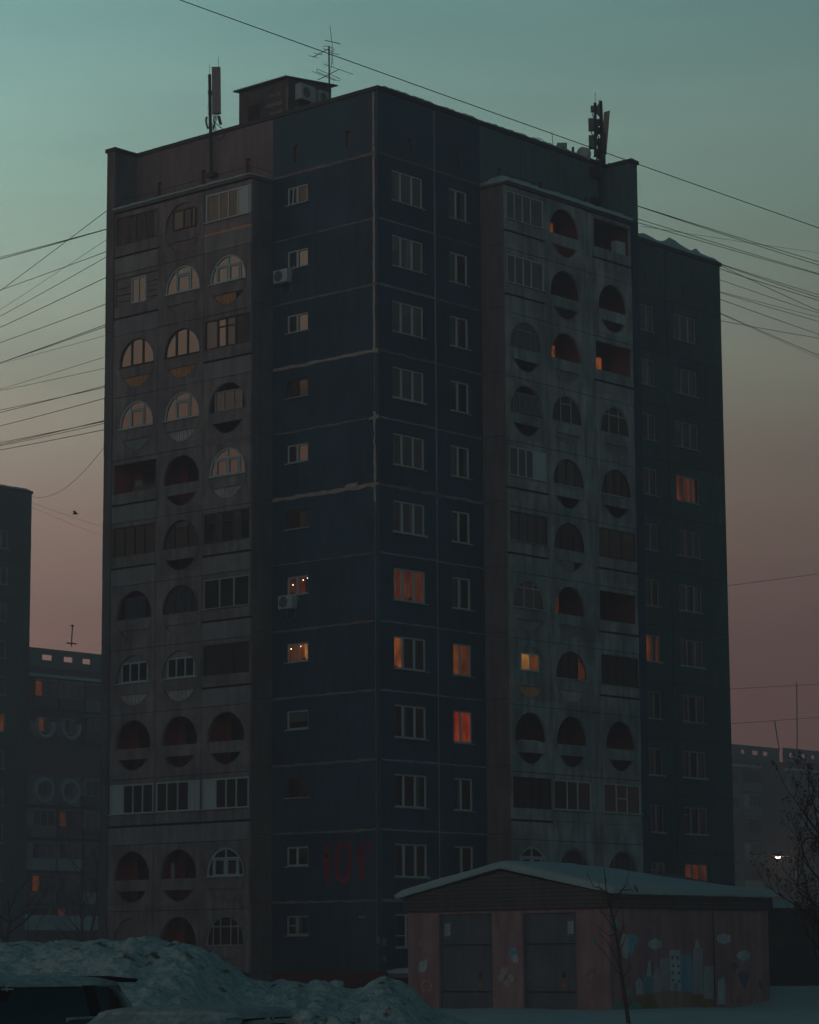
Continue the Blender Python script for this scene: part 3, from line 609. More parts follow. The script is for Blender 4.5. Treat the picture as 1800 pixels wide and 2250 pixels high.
def rail(pts, hh, n):
    a, b = Vector(pts[0]), Vector(pts[1]); mb.tube([a+Vector((0,0,hh)), b+Vector((0,0,hh))], .012, metalD, 4)
    for i in range(n+1): c = a+(b-a)*i/n; mb.tube([c, c+Vector((0,0,hh))], .010, metalD, 4)
rail(((-DL-.04, A_, 34.85), (-DL-.04, 14.4, 34.85)), .36, 6); rail(((-DL-.04, A_, 34.85), (-.05, A_, 34.85)), .36, 1); rail(((B2_, -DR-.05, 34.85), (15.6, -DR-.05, 34.85)), .26, 6)
mb.build('guard_rail', tower)
sheet((-DL+.1, A_-.02, .02), (0, A_+.15), .02, tower, 'ledge_snow', 4, 2)
# painted number on the blue wall (red spray paint), as on the photo: 101 with a mark
graf = mat('red_spray_paint', (.34,.014,.02), .8, (.20,.018,.028), 6, 1)
mb = MB()
def gpx(pts): return [(-(onx(x, y, 0).y), onx(x, y, 0).z-Z0) for x, y in pts]
def paint(pts, mt=graf): mb.ext(fL, gpx(pts)[::-1], 0, .004, mt)
def stroke(pts, w):
    q = gpx(pts)
    for i in range(len(q)-1):
        (a, b), (c, d_) = q[i], q[i+1]; L = math.hypot(c-a, d_-b)+1e-9; nx, nz = -(d_-b)/L*w*.68, (c-a)/L*w*.68; ex, ez = (c-a)/L*w*.3, (d_-b)/L*w*.3
        mb.ext(fL, [(a-nx-ex, b-nz-ez), (c-nx+ex, d_-nz+ez), (c+nx+ex, d_+nz+ez), (a+nx-ex, b+nz-ez)][::1], 0, .004+.0015*(i % 3), graf)
stroke([(719,1858),(719,1900),(720,1937)], .19); stroke([(718,1878),(711,1890),(711,1902),(717,1910)], .14)
stroke([(757,1853),(746,1857),(741,1875),(741,1905),(744,1928),(756,1937),(764,1930),(768,1905),(768,1875),(765,1858),(757,1853)], .17)
stroke([(795,1854),(795,1885),(796,1920),(796,1932)], .17); stroke([(793,1868),(786,1882),(787,1892)], .12)
stroke([(813,1856),(812,1862)], .16); stroke([(810,1868),(811,1874)], .12)
mb.build('painted_number', tower)
# ------------------------------------------------------------------ second section and its twin far to the left
tealR = mat('teal_paint', (.085,.158,.162), .85, (.062,.122,.128), .3, 1, .25, .25, fine=.1, panel=.12)
jointD = mat('dark_joint', (.022,.034,.038), .9)
def section(loc, label, spots, W=17.2, dep=15.0, snowbig=()):
    """plain twelve-storey end section; local x runs along the visible face, which looks along -y"""
    e = empty('panel_tower', (0,0,0), label, 'building')
    F = lambda u, z, d: Vector((u, -d, z+Z0)); e0 = W
    hol = [(e0-4.31,e0-2.28,k*H+.92,k*H+2.30) for k in range(12)]+[(e0-7.20,e0-5.95,k*H+.92,k*H+2.30) for k in range(12)]
    ven = [(e0-3.53,e0-3.28,33.6+.45,33.6+1.08), (e0-6.74,e0-6.46,33.6+.45,33.6+1.08)]
    m_ = MB(); m_.wall(F, 0, e0, -Z0, TOP, hol+ven, tealR)
    for h in ven: m_.rect(F, *h, -.16, -.14, inner)
    m_.add([(W,0,0),(W,dep,0),(W,dep,TOP+Z0),(W,0,TOP+Z0)], [(0,1,2,3)], tealR); m_.add([(0,0,0),(0,dep,0),(0,dep,TOP+Z0),(0,0,TOP+Z0)], [(3,2,1,0)], tealR); m_.add([(0,dep,0),(W,dep,0),(W,dep,TOP+Z0),(0,dep,TOP+Z0)], [(3,2,1,0)], tealR)
    m_.build('wall', e)
    j = MB()
    for k in range(1, 13): seam(j, F, .1, k*H, e0-.03, k*H, .045, .4, jointD, .006, .6)
    seam(j, F, e0-4.9, 0, e0-4.9, TOP-.1, .05, .2, jointD, .008, .8)
    for k in range(0, 12, 1):
        if k % 3 == 1: seam(j, F, e0-4.9, k*H+.1, e0-4.9, k*H+2.6, .03, .3, sealG, .012, .5)
    j.build('panel_joints', e)
    c = MB(); c.box((-.05,-.08,TOP+Z0), (W+.08,dep,TOP+Z0+.20), metalD); c.build('roof', e)
    snow_strip((.2,.12,TOP+Z0+.2), (W-.1,.12,TOP+Z0+.2), .42, .17, 44, e, rag=.22, big=snowbig)
    for k in range(12):
        for (i, u0, u1, fr) in ((0, e0-4.31, e0-2.28, [.33,.67]), (1, e0-7.20, e0-5.95, [.5])):
            c_ = spots.get((k+1, i)); dk = 'ccc' if k > 6 else 'dDd'
            window(F, u0, u1, k*H+.92, k*H+2.30, fr, (c_ or dk)[:len(fr)+1], e, pvcOld, hbar={0: .72} if (k < 4 and random.random() < .6) else None, snowy=k in (3, 2, 5))
    e.location = loc; WM[e.name] = Matrix.Translation(Vector(loc)); return e
section((34.23-17.2, 6.54, 0), 'darker teal panel tower section behind the right edge of the round-windowed tower', {(9,0):'kpq', (6,1):'kq', (2,0):'pkp', (3,0):'DDd', (10,1):'bb'}, snowbig=[(.755,.022,.42),(.80,.03,.22),(.72,.01,.12),(.885,.015,.22),(.62,.03,.2)])
pl_ = ony(70, 1090, 86.6); 
section((pl_.x-17.2, 86.6, 0), 'dark distant tower cut off by the left edge of the photograph', {(7,0):'kkk'}, dep=14)
# ------------------------------------------------------------------ distant nine-storey blocks
fg = mat('far_concrete', (.25,.28,.29), .9, (.17,.20,.21), .3, 1, 0, .3); fd = mat('far_dark_brick', (.13,.10,.105), .9, (.10,.082,.088), .3, 1)
fw = mat('far_white_infill', (.46,.53,.55), .8, (.35,.41,.43), .4, 1); fb = mat('far_brown_panel', (.12,.085,.06), .9, (.09,.06,.05), .5, 1)
def block(name, px0, px1, pyt, D, Y, floors, label, lits, dep=12, seed=1, ovals=True, wins=True):
    """block whose long face looks along -y; from the x seen at px0 to the x seen at px1"""
    rnd = random.Random(seed); a = ony(px0, pyt, Y); b = ony(px1, pyt, Y); x0, x1 = a.x, b.x; zt_ = a.z; fh = (zt_-2.6-1.2)/floors
    e = empty(name, (x0, Y, 0), label, 'building'); F = lambda u, z, d: Vector((u, Y-d, z))
    m_ = MB(); zr = 1.2+fh*floors
    m_.wall(F, x0, x1, 0, zr+.9, [], fd); m_.add([(x0,Y,0),(x0,Y+dep,0),(x0,Y+dep,zr+.9),(x0,Y,zr+.9)], [(3,2,1,0)], fd); m_.add([(x1,Y,0),(x1,Y+dep,0),(x1,Y+dep,zr+.9),(x1,Y,zr+.9)], [(0,1,2,3)], fd)
    m_.add([(x0,Y+dep,0),(x1,Y+dep,0),(x1,Y+dep,zr+.9),(x0,Y+dep,zr+.9)], [(3,2,1,0)], fd); m_.add([(x0,Y,zr+.88),(x1,Y,zr+.88),(x1,Y+dep,zr+.88),(x0,Y+dep,zr+.88)], [(0,1,2,3)], snow)
    m_.build('wall', e)
    # pierced parapet: a frieze of slots through which the sky shows
    hs = []; x = x0+1.2
    while x < x1-1.5: hs.append((x, x+rnd.uniform(.7,1.3), zr+1.55, zr+2.05)); x += rnd.uniform(2.2,2.7)
    q = MB(); q.wall(F, x0, x1, zr+.9, zt_, hs, fg, 0, .16); q.wall(F, x0, x1, zr+.9, zt_, hs, fg, -.16, 0); q.add([F(x0,zt_,0),F(x1,zt_,0),F(x1,zt_,-.16),F(x0,zt_,-.16)], [(0,1,2,3)], snow); q.build('parapet', e)
    s = MB(); s.rect(F, x0, x1, zr-.12, zr+.02, 0, .9, fw); s.rect(F, x0, x1, zr+.02, zr+.16, 0, .86, snow); s.build('cornice', e)
    bw = 3.1; nb = int((x1-x0)/bw); cnt = 0
    for k in range(floors):
        for i in range(nb):
            u = x0+bw*i+bw/2+.2; z = 1.2+k*fh; r_ = rnd.random(); l_ = lits.get((k+1, i)); md = (i-2) % 5
            mm = MB()
            if ovals and md < 3 and k == floors-3: continue          # blank brick storey between the round balconies
            if md in (0, 1) and ovals and k in (floors-2, floors-4):
                N = 20; rr = 1.15; cc = z+1.35
                for a_ in range(N):
                    q0, q1 = 2*math.pi*a_/N, 2*math.pi*(a_+1)/N
                    if k == floors-2 and math.sin((q0+q1)/2) > .35: continue
                    mm.ext(F, [(u+R_*math.cos(q), cc+R_*math.sin(q)) for R_, q in ((rr-.28, q0), (rr, q0), (rr, q1), (rr-.28, q1))], .0, .9, fw)
                if k == floors-4: mm.rect(F, u-1.5, u+1.5, z+.02, z+2.75, 0, .5, fg)
                mm.rect(F, u-.62, u+.62, z+.75, z+2.1, .0, .55, pvcOld)
                c = mm.build('balcony', e); g_ = MB(); g_.rect(F, u-.55, u-.03, z+.85, z+2.0, .55, .57, GL[l_ or 'D']); g_.rect(F, u+.03, u+.55, z+.85, z+2.0, .55, .57, GL['d']); g_.build('pane', c)
            elif md in (0, 1, 2):
                bm_ = [fg, fw, fd, fb, fg][rnd.randrange(5)]
                mm.rect(F, u-1.4, u+1.4, z+.0, z+1.0, 0, .9, bm_); mm.rect(F, u-1.4, u+1.4, z+2.45, z+2.62, 0, .9, fg)
                if rnd.random() < .6: mm.rect(F, u-1.35, u+1.35, z+1.0, z+2.45, .0, .8, pvcOld)
                c = mm.build('balcony', e); g_ = MB()
                for t_ in range(3): g_.rect(F, u-1.25+t_*.86, u-.5+t_*.86, z+1.06, z+2.38, .8, .82, GL[l_ if (l_ and t_ == 0) else 'dDcd'[rnd.randrange(4)]])
                g_.build('pane', c)
            else:
                if rnd.random() < .5: mm.rect(F, u-1.5, u+1.5, z+.05, z+fh-.05, 0, .03, fg)
                mm.rect(F, u-.75, u+.75, z+.8, z+2.2, 0, .06, pvcOld); c = mm.build('window', e); g_ = MB()
                for t_ in range(2): g_.rect(F, u-.68+t_*.72, u-.04+t_*.72, z+.88, z+2.12, .06, .08, GL[l_ or 'dDc'[rnd.randrange(3)]])
                g_.build('pane', c)
    return e
bl = block('apartment_block', -60, 330, 1408, 252, 114.7, 9, 'hazy nine-storey block with round balconies between the left edge tower and the main tower', {(9,2):'k', (8,2):'k', (5,3):'q', (3,2):'k', (2,3):'q'}, seed=4)
br1 = block('apartment_block', 1560, 1712, 1630, 331, 112.0, 8, 'hazy dark apartment block beyond the right edge of the towers, left of the roof gap', {(5,5):'r', (4,3):'p'}, seed=8, ovals=False)
br2 = block('apartment_block', 1722, 1960, 1643, 333, 108.0, 8, 'fainter hazy apartment block at the far right edge behind the street lamp', {(3,2):'p'}, seed=12, ovals=False)
# unseen blocks added outside the frame to shade lower storeys and darken panes
def shade_block(x0, y0, x1, y1, h, face, label):
    e = empty('apartment_block', ((x0+x1)/2, (y0+y1)/2, 0), label, 'building', None)
    m_ = MB(); m_.box((x0,y0,0), (x1,y1,h), fd); m_.build('wall', e)
    m_ = MB(); m_.box((x0-.2,y0-.2,h), (x1+.2,y1+.2,h+.3), snow); m_.build('roof', e)
    F = (lambda u, z, d: Vector((x1+d, u, z))) if face == 'x' else (lambda u, z, d: Vector((-u, y1+d, z)))
    a, b = (y0, y1) if face == 'x' else (-x1, -x0)
    for k in range(int((h-2)/2.8)):
        u = a+2; q = MB(); g_ = MB()
        while u < b-3:
            q.rect(F, u, u+1.5, 1.9+k*2.8, 3.3+k*2.8, 0, .04, pvcOld)
            g_.rect(F, u+.08, u+1.42, 1.98+k*2.8, 3.22+k*2.8, .04, .05, GL['o' if random.random() < .06 else 'd']); u += 3.2
        o = q.build('window_row', e); g_.build('pane', o)
    return e
shade_block(-76, -2, -62, 120, 35.5, 'x', 'unseen shading block added outside the left frame edge')
shade_block(-25, -84, 100, -70, 30, 'y', 'unseen shading block added outside the right frame edge')
# ------------------------------------------------------------------ ground, snow bank, drifts
def vnoise(x, y, s=0):
    def h(i, j):
        n = math.sin(i*127.1+j*311.7+s*74.7)*43758.5453; return n-math.floor(n)
    i, j = math.floor(x), math.floor(y); fx, fy = x-i, y-j; fx = fx*fx*(3-2*fx); fy = fy*fy*(3-2*fy)
    return (h(i,j)*(1-fx)+h(i+1,j)*fx)*(1-fy)+(h(i,j+1)*(1-fx)+h(i+1,j+1)*fx)*fy
def fbm(x, y, o=4, s=0):
    a, t, f = .5, 0, 1
    for k in range(o): t += a*vnoise(x*f, y*f, s+k); a *= .5; f *= 2.03
    return t
RH = _r
def st(s_, t_, z): return Vector((CX, CY, 0))+RH*s_+FH*t_+Vector((0,0,z))
def interp(x, P):
    if x <= P[0][0]: return P[0][1]
    for (a, b), (c, d) in zip(P, P[1:]):
        if x <= c: return b+(d-b)*(x-a)/(c-a)
    return P[-1][1]
def sst(x): x = max(0, min(1, x)); return x*x*(3-2*x)
def hy(px): return 2118-12*px/1800          # horizon row
def grid(name, s0, s1, t0, t1, ns, nt_, hf, mt, smooth=True):
    q = MB(); vs = []
    for i in range(ns+1):
        for j in range(nt_+1):
            s_ = s0+(s1-s0)*i/ns; t_ = t0+(t1-t0)*j/nt_; vs.append(st(s_, t_, hf(s_, t_)))
    q.add(vs, [(i*(nt_+1)+j, (i+1)*(nt_+1)+j, (i+1)*(nt_+1)+j+1, i*(nt_+1)+j+1) for i in range(ns) for j in range(nt_)], mt)
    return q.build(name, None, smooth)
G = MB(); G.add([(-1500,-1500,-.02),(2500,-1500,-.02),(2500,2500,-.02),(-1500,2500,-.02)], [(0,1,2,3)], snow)
tag(G.build('snow_ground'), kind='structure')
def yard(s_, t_):
    h = .10*fbm(s_*.35, t_*.18, 4, 3)+.05*fbm(s_*2, t_*1.2, 3, 9)-.10*math.exp(-((t_-76.2-.25*math.sin(s_*.6))/.22)**2)-.10*math.exp(-((t_-77.9-.25*math.sin(s_*.6))/.22)**2)-.06*max(0, vnoise(s_*3.2, t_*2.2, 71)-.62)*2.5*math.exp(-((t_-84-.6*math.sin(s_))/1.2)**2)
    h += .17*math.exp(-((s_-2.35)/.75)**2-((t_-79)/2.2)**2)
    h += (.42+.12*fbm(s_*.6, t_*.4, 3, 5))*sst((s_-11.2)/1.3)*sst((t_-96)/7)*(1-sst((t_-118)/10))
    e = sst((s_+40)/6)*sst((62-s_)/6)*sst((t_-50)/5)*sst((150-t_)/8)
    return max(-.05, h*e)
tag(grid('yard_snow', -40, 62, 50, 150, 300, 220, yard, snow), kind='structure')
CREST = [(-200,2060),(0,2066),(60,2066),(105,2071),(118,2080),(150,2065),(195,2069),(242,2067),(300,2069),(322,2060),(335,2057),(352,2064),(396,2079),(412,2074),(434,2077),(479,2094),(518,2123),(545,2140),(595,2154),(639,2150),(680,2160),(700,2156),(740,2164),(770,2171),(800,2164),(826,2150),(845,2147),(876,2154),(903,2174),(925,2200),(960,2222),(1010,2238),(1100,2290),(1250,2330)]
def bank(s_, t_):
    tc_ = 44+1.5*math.sin(s_*.5); px = 900+FPX*s_/tc_
    top = CZ+(hy(px)-interp(px, CREST))/FPX*tc_
    top = max(0, top)
    if t_ < tc_: f = sst((t_-(tc_-13))/12.5)**.75
    else: f = 1-sst((t_-tc_)/6)
    n = fbm(s_*1.1, t_*.9, 5, 21); n2 = abs(fbm(s_*2.3+7, t_*2.0, 4, 33)-.5)*2; n3 = fbm(s_*6, t_*5, 3, 44)
    n4 = abs(fbm(s_*4.3, t_*4.0, 3, 61)-.5)*2; lump = (n-.5)*.42+(n2-.3)*.20+(n3-.5)*.09+(.35-n4)*.08
    near = math.exp(-((t_-tc_)/1.2)**2)
    return top*f+lump*min(1, top*f*2)*(1-.72*near)-.03
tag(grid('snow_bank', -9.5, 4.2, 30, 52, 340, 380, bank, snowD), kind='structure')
# frozen lumps on the ploughed bank
def lump(s_, t_, r, seed, zadd=0, sq=.75):
    rnd = random.Random(seed); q = MB(); vs = []; n, m_ = 10, 7; o = st(s_, t_, bank(s_, t_)+zadd)
    for j in range(m_+1):
        a = math.pi*j/m_
        for i in range(n):
            b = 2*math.pi*i/n; rr = r*(.75+.5*vnoise(i*.9+seed, j*1.1, seed))
            vs.append(o+Vector((rr*math.sin(a)*math.cos(b), rr*math.sin(a)*math.sin(b), rr*sq*math.cos(a))))
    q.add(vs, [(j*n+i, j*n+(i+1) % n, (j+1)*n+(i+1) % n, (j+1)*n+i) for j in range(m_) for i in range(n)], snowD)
    return q.build('snow_lump', None, True)
LM = MB(); k = 0
for (px, py, r) in ((697,2160,.13),(715,2166,.11),(735,2180,.12),(690,2178,.10),(705,2195,.16),(690,2215,.15),(760,2205,.12),(830,2196,.10),(670,2226,.13),(730,2228,.14),(640,2216,.10),(800,2222,.12)):
    tt = 44-max(0, (py-2165))*.11; o = lump((px-900)*tt/FPX, tt, r, k); k += 1
    tag(o, None, 'snow lump', 'frozen lumps on the ploughed snow bank')
    o['label'] = ['dirty rounded snow lump on top of the small crest of the bank','snow lump just right of the lump on the small crest','snow lump on the slope right below the small crest','snow lump on the left flank of the small crest','large snow lump in the middle of the small crest slope','large snow lump low on the left of the small crest slope','snow lump in the dip between the two small crests','small snow lump under the right-hand crest by the pink shed','snow lump at the foot of the bank behind the car roof','large snow lump at the bottom edge right of the car roof','small snow lump left of the small crest above the car roof','snow lump at the bottom edge below the right-hand crest'][k-1]
# ------------------------------------------------------------------ pink transformer shed with mural
gx0, gx1, gy0, gy1 = -8.617, .75, -17.834, -8.95
FGL = lambda u, z, d: Vector((gx0-d, -u, z)); FGR = lambda u, z, d: Vector((u, gy0-d, z))
pink = mat('pink_render', (.44,.285,.30), .9, (.34,.22,.235), .7, 1, .3, .3, fine=.12)
steel = mat('grey_painted_steel', (.15,.18,.205), .7, (.105,.125,.146), 1.2, 1, 0, .2, fine=.1)
corr = mat('dark_corrugated_sheet', (.14,.132,.138), .7, (.105,.10,.107), 1, 1, 0, .3)
shed = empty('transformer_shed', ((gx0+gx1)/2, (gy0+gy1)/2, 0), 'low pink shed with two grey doors, a painted mural and snow on its gable roof', 'shed')
D1, D2 = (10.385,12.79), (14.13,16.43); hs = [(D1[0],D1[1],-.1,3.30), (D2[0],D2[1],-.1,3.28)]
m_ = MB(); m_.wall(FGL, -gy1, -gy0, -.1, 3.42, hs, pink, 0, .16); m_.wall(FGR, gx0, gx1, -.1, 3.42, [], pink)
m_.add([(gx1,gy0,0),(gx1,gy1,0),(gx1,gy1,3.42),(gx1,gy0,3.42)], [(0,1,2,3)], pink); m_.add([(gx0,gy1,0),(gx1,gy1,0),(gx1,gy1,3.42),(gx0,gy1,3.42)], [(3,2,1,0)], pink)
m_.rect(FGR, -2.68, -2.64, 0, 3.3, 0, .015, darkgap); m_.build('wall', shed)
for (a, b) in (D1, D2):
    m_ = MB(); m_.rect(FGL, a, b, -.1, 3.3, -.16, -.10, steel); m_.rect(FGL, a+.02, b-.02, 2.22, 2.26, -.10, -.085, darkgap); m_.rect(FGL, a+.12, b-.12, .18, 2.12, -.10, -.088, steel)
    m_.rect(FGL, a, a+.07, -.1, 3.28, -.10, -.03, steel); m_.rect(FGL, b-.07, b, -.1, 3.28, -.10, -.03, steel)
    o = m_.build('door', shed)
    h_ = MB(); c = b-.62; h_.rect(FGL, c-.02, c+.04, 1.12, 1.30, -.10, -.05, metalD); h_.rect(FGL, a+.1, b-.1, .62, .66, -.10, -.088, steel); h_.build('handle', o)
    h_ = MB(); y_ = 1.05; h_.ext(FGL, [(c-.12,y_-.28),(c+.10,y_-.28),(c-.01,y_-.06)], -.10, -.084, mat('warning_orange', (.55,.12,.03), .7)); h_.build('warning_mark', o)
    u = a+.20 if a < 12 else b-.42
    h_ = MB(); h_.rect(FGL, u, u+.24, 2.55, 2.98, -.10, -.088, mat('notice_white', (.42,.50,.52), .7)); h_.rect(FGL, u, u+.24, 2.48, 2.57, -.10, -.086, mat('notice_blue', (.04,.22,.30), .7))
    for q in (2.63, 2.72, 2.81, 2.88): h_.rect(FGL, u+.04, u+.20-(q*7 % .06), q, q+.025, -.088, -.085, steel)
    h_.build('notice', o)
# gable roof: ridge runs along x
ry = -13.35; ez, rz = 3.86, 4.80; ov = .28
m_ = MB()                                                       # sheet-clad gable and fascia
F2 = lambda u, z, d: FGL(u, z, d)
m_.ext(FGL, [(-gy1-.12,3.40),(-gy0+.10,3.40),(-gy0+.10,ez),(-ry,rz-.10),(-gy1-.12,ez)], -.05, .10, corr)
for i in range(10):
    z = 3.43+i*.135; s_ = max(0, (z-ez)/(rz-.1-ez)); a = -gy1-.12+s_*(-ry+gy1+.12); b = -gy0+.10-s_*(-gy0+.10+ry)
    if b-a > .4: m_.rect(FGL, a+.05, b-.05, z, z+.05, .10, .135, corr); m_.rect(FGL, a+.05, b-.05, z-.02, z, .10, .103, darkgap)
m_.rect(FGR, gx0-.10, gx1+.16, 3.40, ez, -.05, .10, corr)
for i in range(3): m_.rect(FGR, gx0-.10, gx1+.16, 3.43+i*.135, 3.48+i*.135, .10, .135, corr); m_.rect(FGR, gx0-.10, gx1+.16, 3.41+i*.135, 3.43+i*.135, .10, .103, darkgap)
m_.box((gx1-.02,gy0-.1,3.40), (gx1+.16,gy1+.1,ez), corr); m_.build('gable_cladding', shed)
m_ = MB(); th = .05
for (ya, yb) in ((gy0-ov, ry), (gy1+ov, ry)):                   # corrugated sheets
    N = 90; vs = []; zz = []
    for i in range(N+1):
        x = gx0-.25+(gx1-gx0+.75)*i/N; w_ = .02*(i % 2)
        vs += [(x, ya, ez+w_+.0), (x, yb, rz+w_)]
    m_.add(vs, [(2*i, 2*i+2, 2*i+3, 2*i+1) if ya < yb else (2*i+1, 2*i+3, 2*i+2, 2*i) for i in range(N)], corr)
m_.build('roof', shed)
m_ = MB(); NX, NY = 70, 44; vs = []                              # thick soft snow on the roof
for i in range(NX+1):
    for j in range(NY+1):
        q = i/NX; r_ = j/NY; x = gx0-.34+(gx1-gx0+.88)*q; y = gy0-ov-.08+(gy1-gy0+2*ov+.16)*r_
        base = ez+(rz-ez)*(1-abs(y-ry)/((gy1-gy0)/2+ov)) if True else 0
        base = ez+(rz-ez)*(1-max(0, (ry-y)/(ry-gy0+ov)) if y < ry else 1-(y-ry)/(gy1+ov-ry))
        base = max(ez-.06, base)
        ed = min(q, 1-q)*(gx1-gx0); ed2 = min(r_, 1-r_)*9
        t_ = (.30+.09*(fbm(x*.7, y*.7, 4, 2)-.5))*min(1, .62+ed/.5)**.8*min(1, .60+ed2/.6)**.8+.015*(vnoise(x*5, y*5, 8)-.5)
        drop = .80*max(0, min(1, (x-gx0-2.2)/(gx1-gx0-1.9)))**2.3*(base-ez)                # hipped far end
        vs.append((x, y, base+t_-drop*.85))
fs = [(i*(NY+1)+j, (i+1)*(NY+1)+j, (i+1)*(NY+1)+j+1, i*(NY+1)+j+1) for i in range(NX) for j in range(NY)]
ring = [i*(NY+1) for i in range(NX+1)]+[NX*(NY+1)+j for j in range(1, NY+1)]+[i*(NY+1)+NY for i in range(NX-1, -1, -1)]+[j for j in range(NY-1, 0, -1)]
b0 = len(vs)
for r_ in ring:
    x, y, z = vs[r_]; bz = ez+(rz-ez)*(1-(ry-y)/(ry-gy0+ov) if y < ry else 1-(y-ry)/(gy1+ov-ry)); vs.append((x+(.05 if x > -4 else .06)*(1 if x < -4 else -1), y+(.04 if y < ry else -.04), max(ez-.02, min(bz+.025, z-.05))+jit(.012)))
for a in range(len(ring)): b = (a+1) % len(ring); fs.append((ring[a], b0+a, b0+b, ring[b]))
m_.add(vs, fs, snow); m_.build('roof_snow', shed, True)
m_ = MB()
for i in range(60):                                              # small icicles and ragged lip on the long eave
    x = gx0+.3+(gx1-gx0-.2)*i/60+jit(.04); l = .03+.07*random.random(); m_.tube([(x, gy0-ov-.03, ez+.03), (x, gy0-ov-.03, ez+.02-l)], .022, snow, 5, .004)
m_.build('icicles', shed)
# mural, painted flat on the wall
def mm_(name, c, c2=None): c = tuple(min(.8, v*2.0) for v in c); return mat('mural_'+name, c, .9, c2 or tuple(v*.7+p_*.3 for v, p_ in zip(c, (.40,.26,.27))), 3.5, .9, .3, .25, fine=.2)
MC = dict(f=mm_('faded_peach', (.27,.165,.13)), w=mm_('white', (.24,.34,.37)), b=mm_('blue', (.06,.26,.34)), t=mm_('teal', (.07,.22,.25)), g=mm_('grey', (.20,.25,.27)), n=mm_('navy', (.025,.07,.12)), o=mm_('ochre', (.13,.10,.035)), s=mm_('sand', (.17,.15,.11)), e=mm_('green', (.04,.20,.17)), y=mm_('yellow', (.26,.20,.10)), r=mm_('red', (.26,.03,.04)), p=mm_('pale', (.25,.26,.25)))
def mp(pts, c, lay=0, left=False, sc=None):
    k_ = .23768; ox, oy = 1290, 1900
    if left: k_ = .24348; ox, oy = 880, 1880
    P = [(ox+x*k_, oy+y*k_) for x, y in pts]
    if left: Q = [(-onx(x, y, gx0).y, onx(x, y, gx0).z) for x, y in P]; F = FGL
    else: Q = [(ony(x, y, gy0).x, ony(x, y, gy0).z) for x, y in P]; F = FGR
    A = sum(Q[i][0]*Q[(i+1) % len(Q)][1]-Q[(i+1) % len(Q)][0]*Q[i][1] for i in range(len(Q)))
    if A < 0: Q = Q[::-1]
    mur.ext(F, Q, 0, .004+.002*lay, MC[c])
def ell(cx, cy, rx, ry_, n=16, a=0): return [(cx+rx*math.cos(2*math.pi*i/n)*math.cos(a)-ry_*math.sin(2*math.pi*i/n)*math.sin(a), cy+rx*math.cos(2*math.pi*i/n)*math.sin(a)+ry_*math.sin(2*math.pi*i/n)*math.cos(a)) for i in range(n)]
def cloud(cx, cy, s_, c='w'):
    mp([(cx+math.cos(2*math.pi*i/28)*62*s_*(1+.13*abs(math.sin(3.5*2*math.pi*i/28))), cy+math.sin(2*math.pi*i/28)*44*s_*(1+.16*abs(math.sin(3*2*math.pi*i/28)))) for i in range(28)], c)
mur = MB()
cloud(628, 735, 1); cloud(1265, 685, 1, 'w'); cloud(1450, 840, .95, 'w')
mp([(600,1178),(760,1165),(960,1185),(965,1320),(660,1330),(600,1220)], 's'); mp([(455,1245),(540,1205),(612,1200),(665,1330),(530,1340)], 'o', 1); mp([(945,1200),(1080,1215),(1185,1270),(1190,1310),(985,1315)], 'o', 1)
mp([(243,1345),(250,1285),(330,1262),(440,1262),(500,1300),(520,1342)], 'e', 1)
mp([(456,1205),(452,1110),(440,1105),(478,1035),(515,1100),(512,1110),(520,1200)], 'w', 2); mp([(528,1195),(525,1045),(560,990),(610,1040),(608,1190)], 't', 2); mp([(545,1040),(568,890),(588,888),(592,1030)], 'w', 3); mp([(588,900),(618,880),(622,960),(602,1010)], 'o', 4)
mp([(612,1180),(612,1010),(645,945),(676,1010),(680,1178)], 'g', 3); mp([(680,1170),(672,880),(700,862),(755,865),(760,1165)], 'g', 2); mp([(765,1165),(765,790),(862,790),(866,1168)], 'w', 3)
for (x, y) in ((788,858),(836,862),(795,935),(843,938),(790,995),(848,1003),(793,1070),(850,1078)): mp(ell(x, y, 11, 19 if y < 900 else 14), 'n', 4)
mp([(808,1165),(808,1110),(825,1088),(838,1110),(836,1165),(830,1165),(830,1115),(822,1105),(816,1118),(816,1165)], 'n', 4)
mp([(868,1175),(868,830),(962,825),(975,1175)], 'b', 2)
for i in range(8): mp([(880,860+i*38),(955,857+i*38),(955,865+i*38),(880,868+i*38)], 't', 3)
mp([(977,1190),(980,770),(1066,770),(1072,1195)], 'g', 3); mp([(998,768),(1003,720),(1020,690),(1036,725),(1038,768)], 'w', 3)
mp([(1078,1240),(1082,945),(1120,935),(1170,942),(1172,1245)], 'g', 2); mp([(1208,1290),(1210,1075),(1245,1058),(1278,1075),(1280,1290)], 'w', 2); mp([(1250,1060),(1262,1030),(1272,1065)], 'w', 3)
mp([(1400,1010),(1425,985),(1480,985),(1505,1010),(1498,1060),(1470,1120),(1440,1120),(1405,1060)], 'n'); mp(ell(1457, 1140, 13, 14), 'n', 1)
for r0 in (0, 1): mp([(1580+r0*14,1060),(1600+r0*14,1075),(1625,1150),(1610,1168),(1590,1120)], 'n', r0)
for (x, y, rr) in ((1350,950,30),(1375,930,24)):
    for i in range(12):
        a0, a1 = 2*math.pi*i/12, 2*math.pi*(i+1)/12
        mp([(x+rr*math.cos(a0), y+rr*1.2*math.sin(a0)), (x+rr*math.cos(a1), y+rr*1.2*math.sin(a1)), (x+(rr-8)*math.cos(a1), y+(rr-8)*1.2*math.sin(a1)), (x+(rr-8)*math.cos(a0), y+(rr-8)*1.2*math.sin(a0))], 'n', 1 if x < 1360 else 2)
mp([(1432,895),(1442,895),(1445,905),(1436,935)], 'w', 1); mp([(1478,880),(1486,880),(1488,912),(1482,912)], 'w', 1)
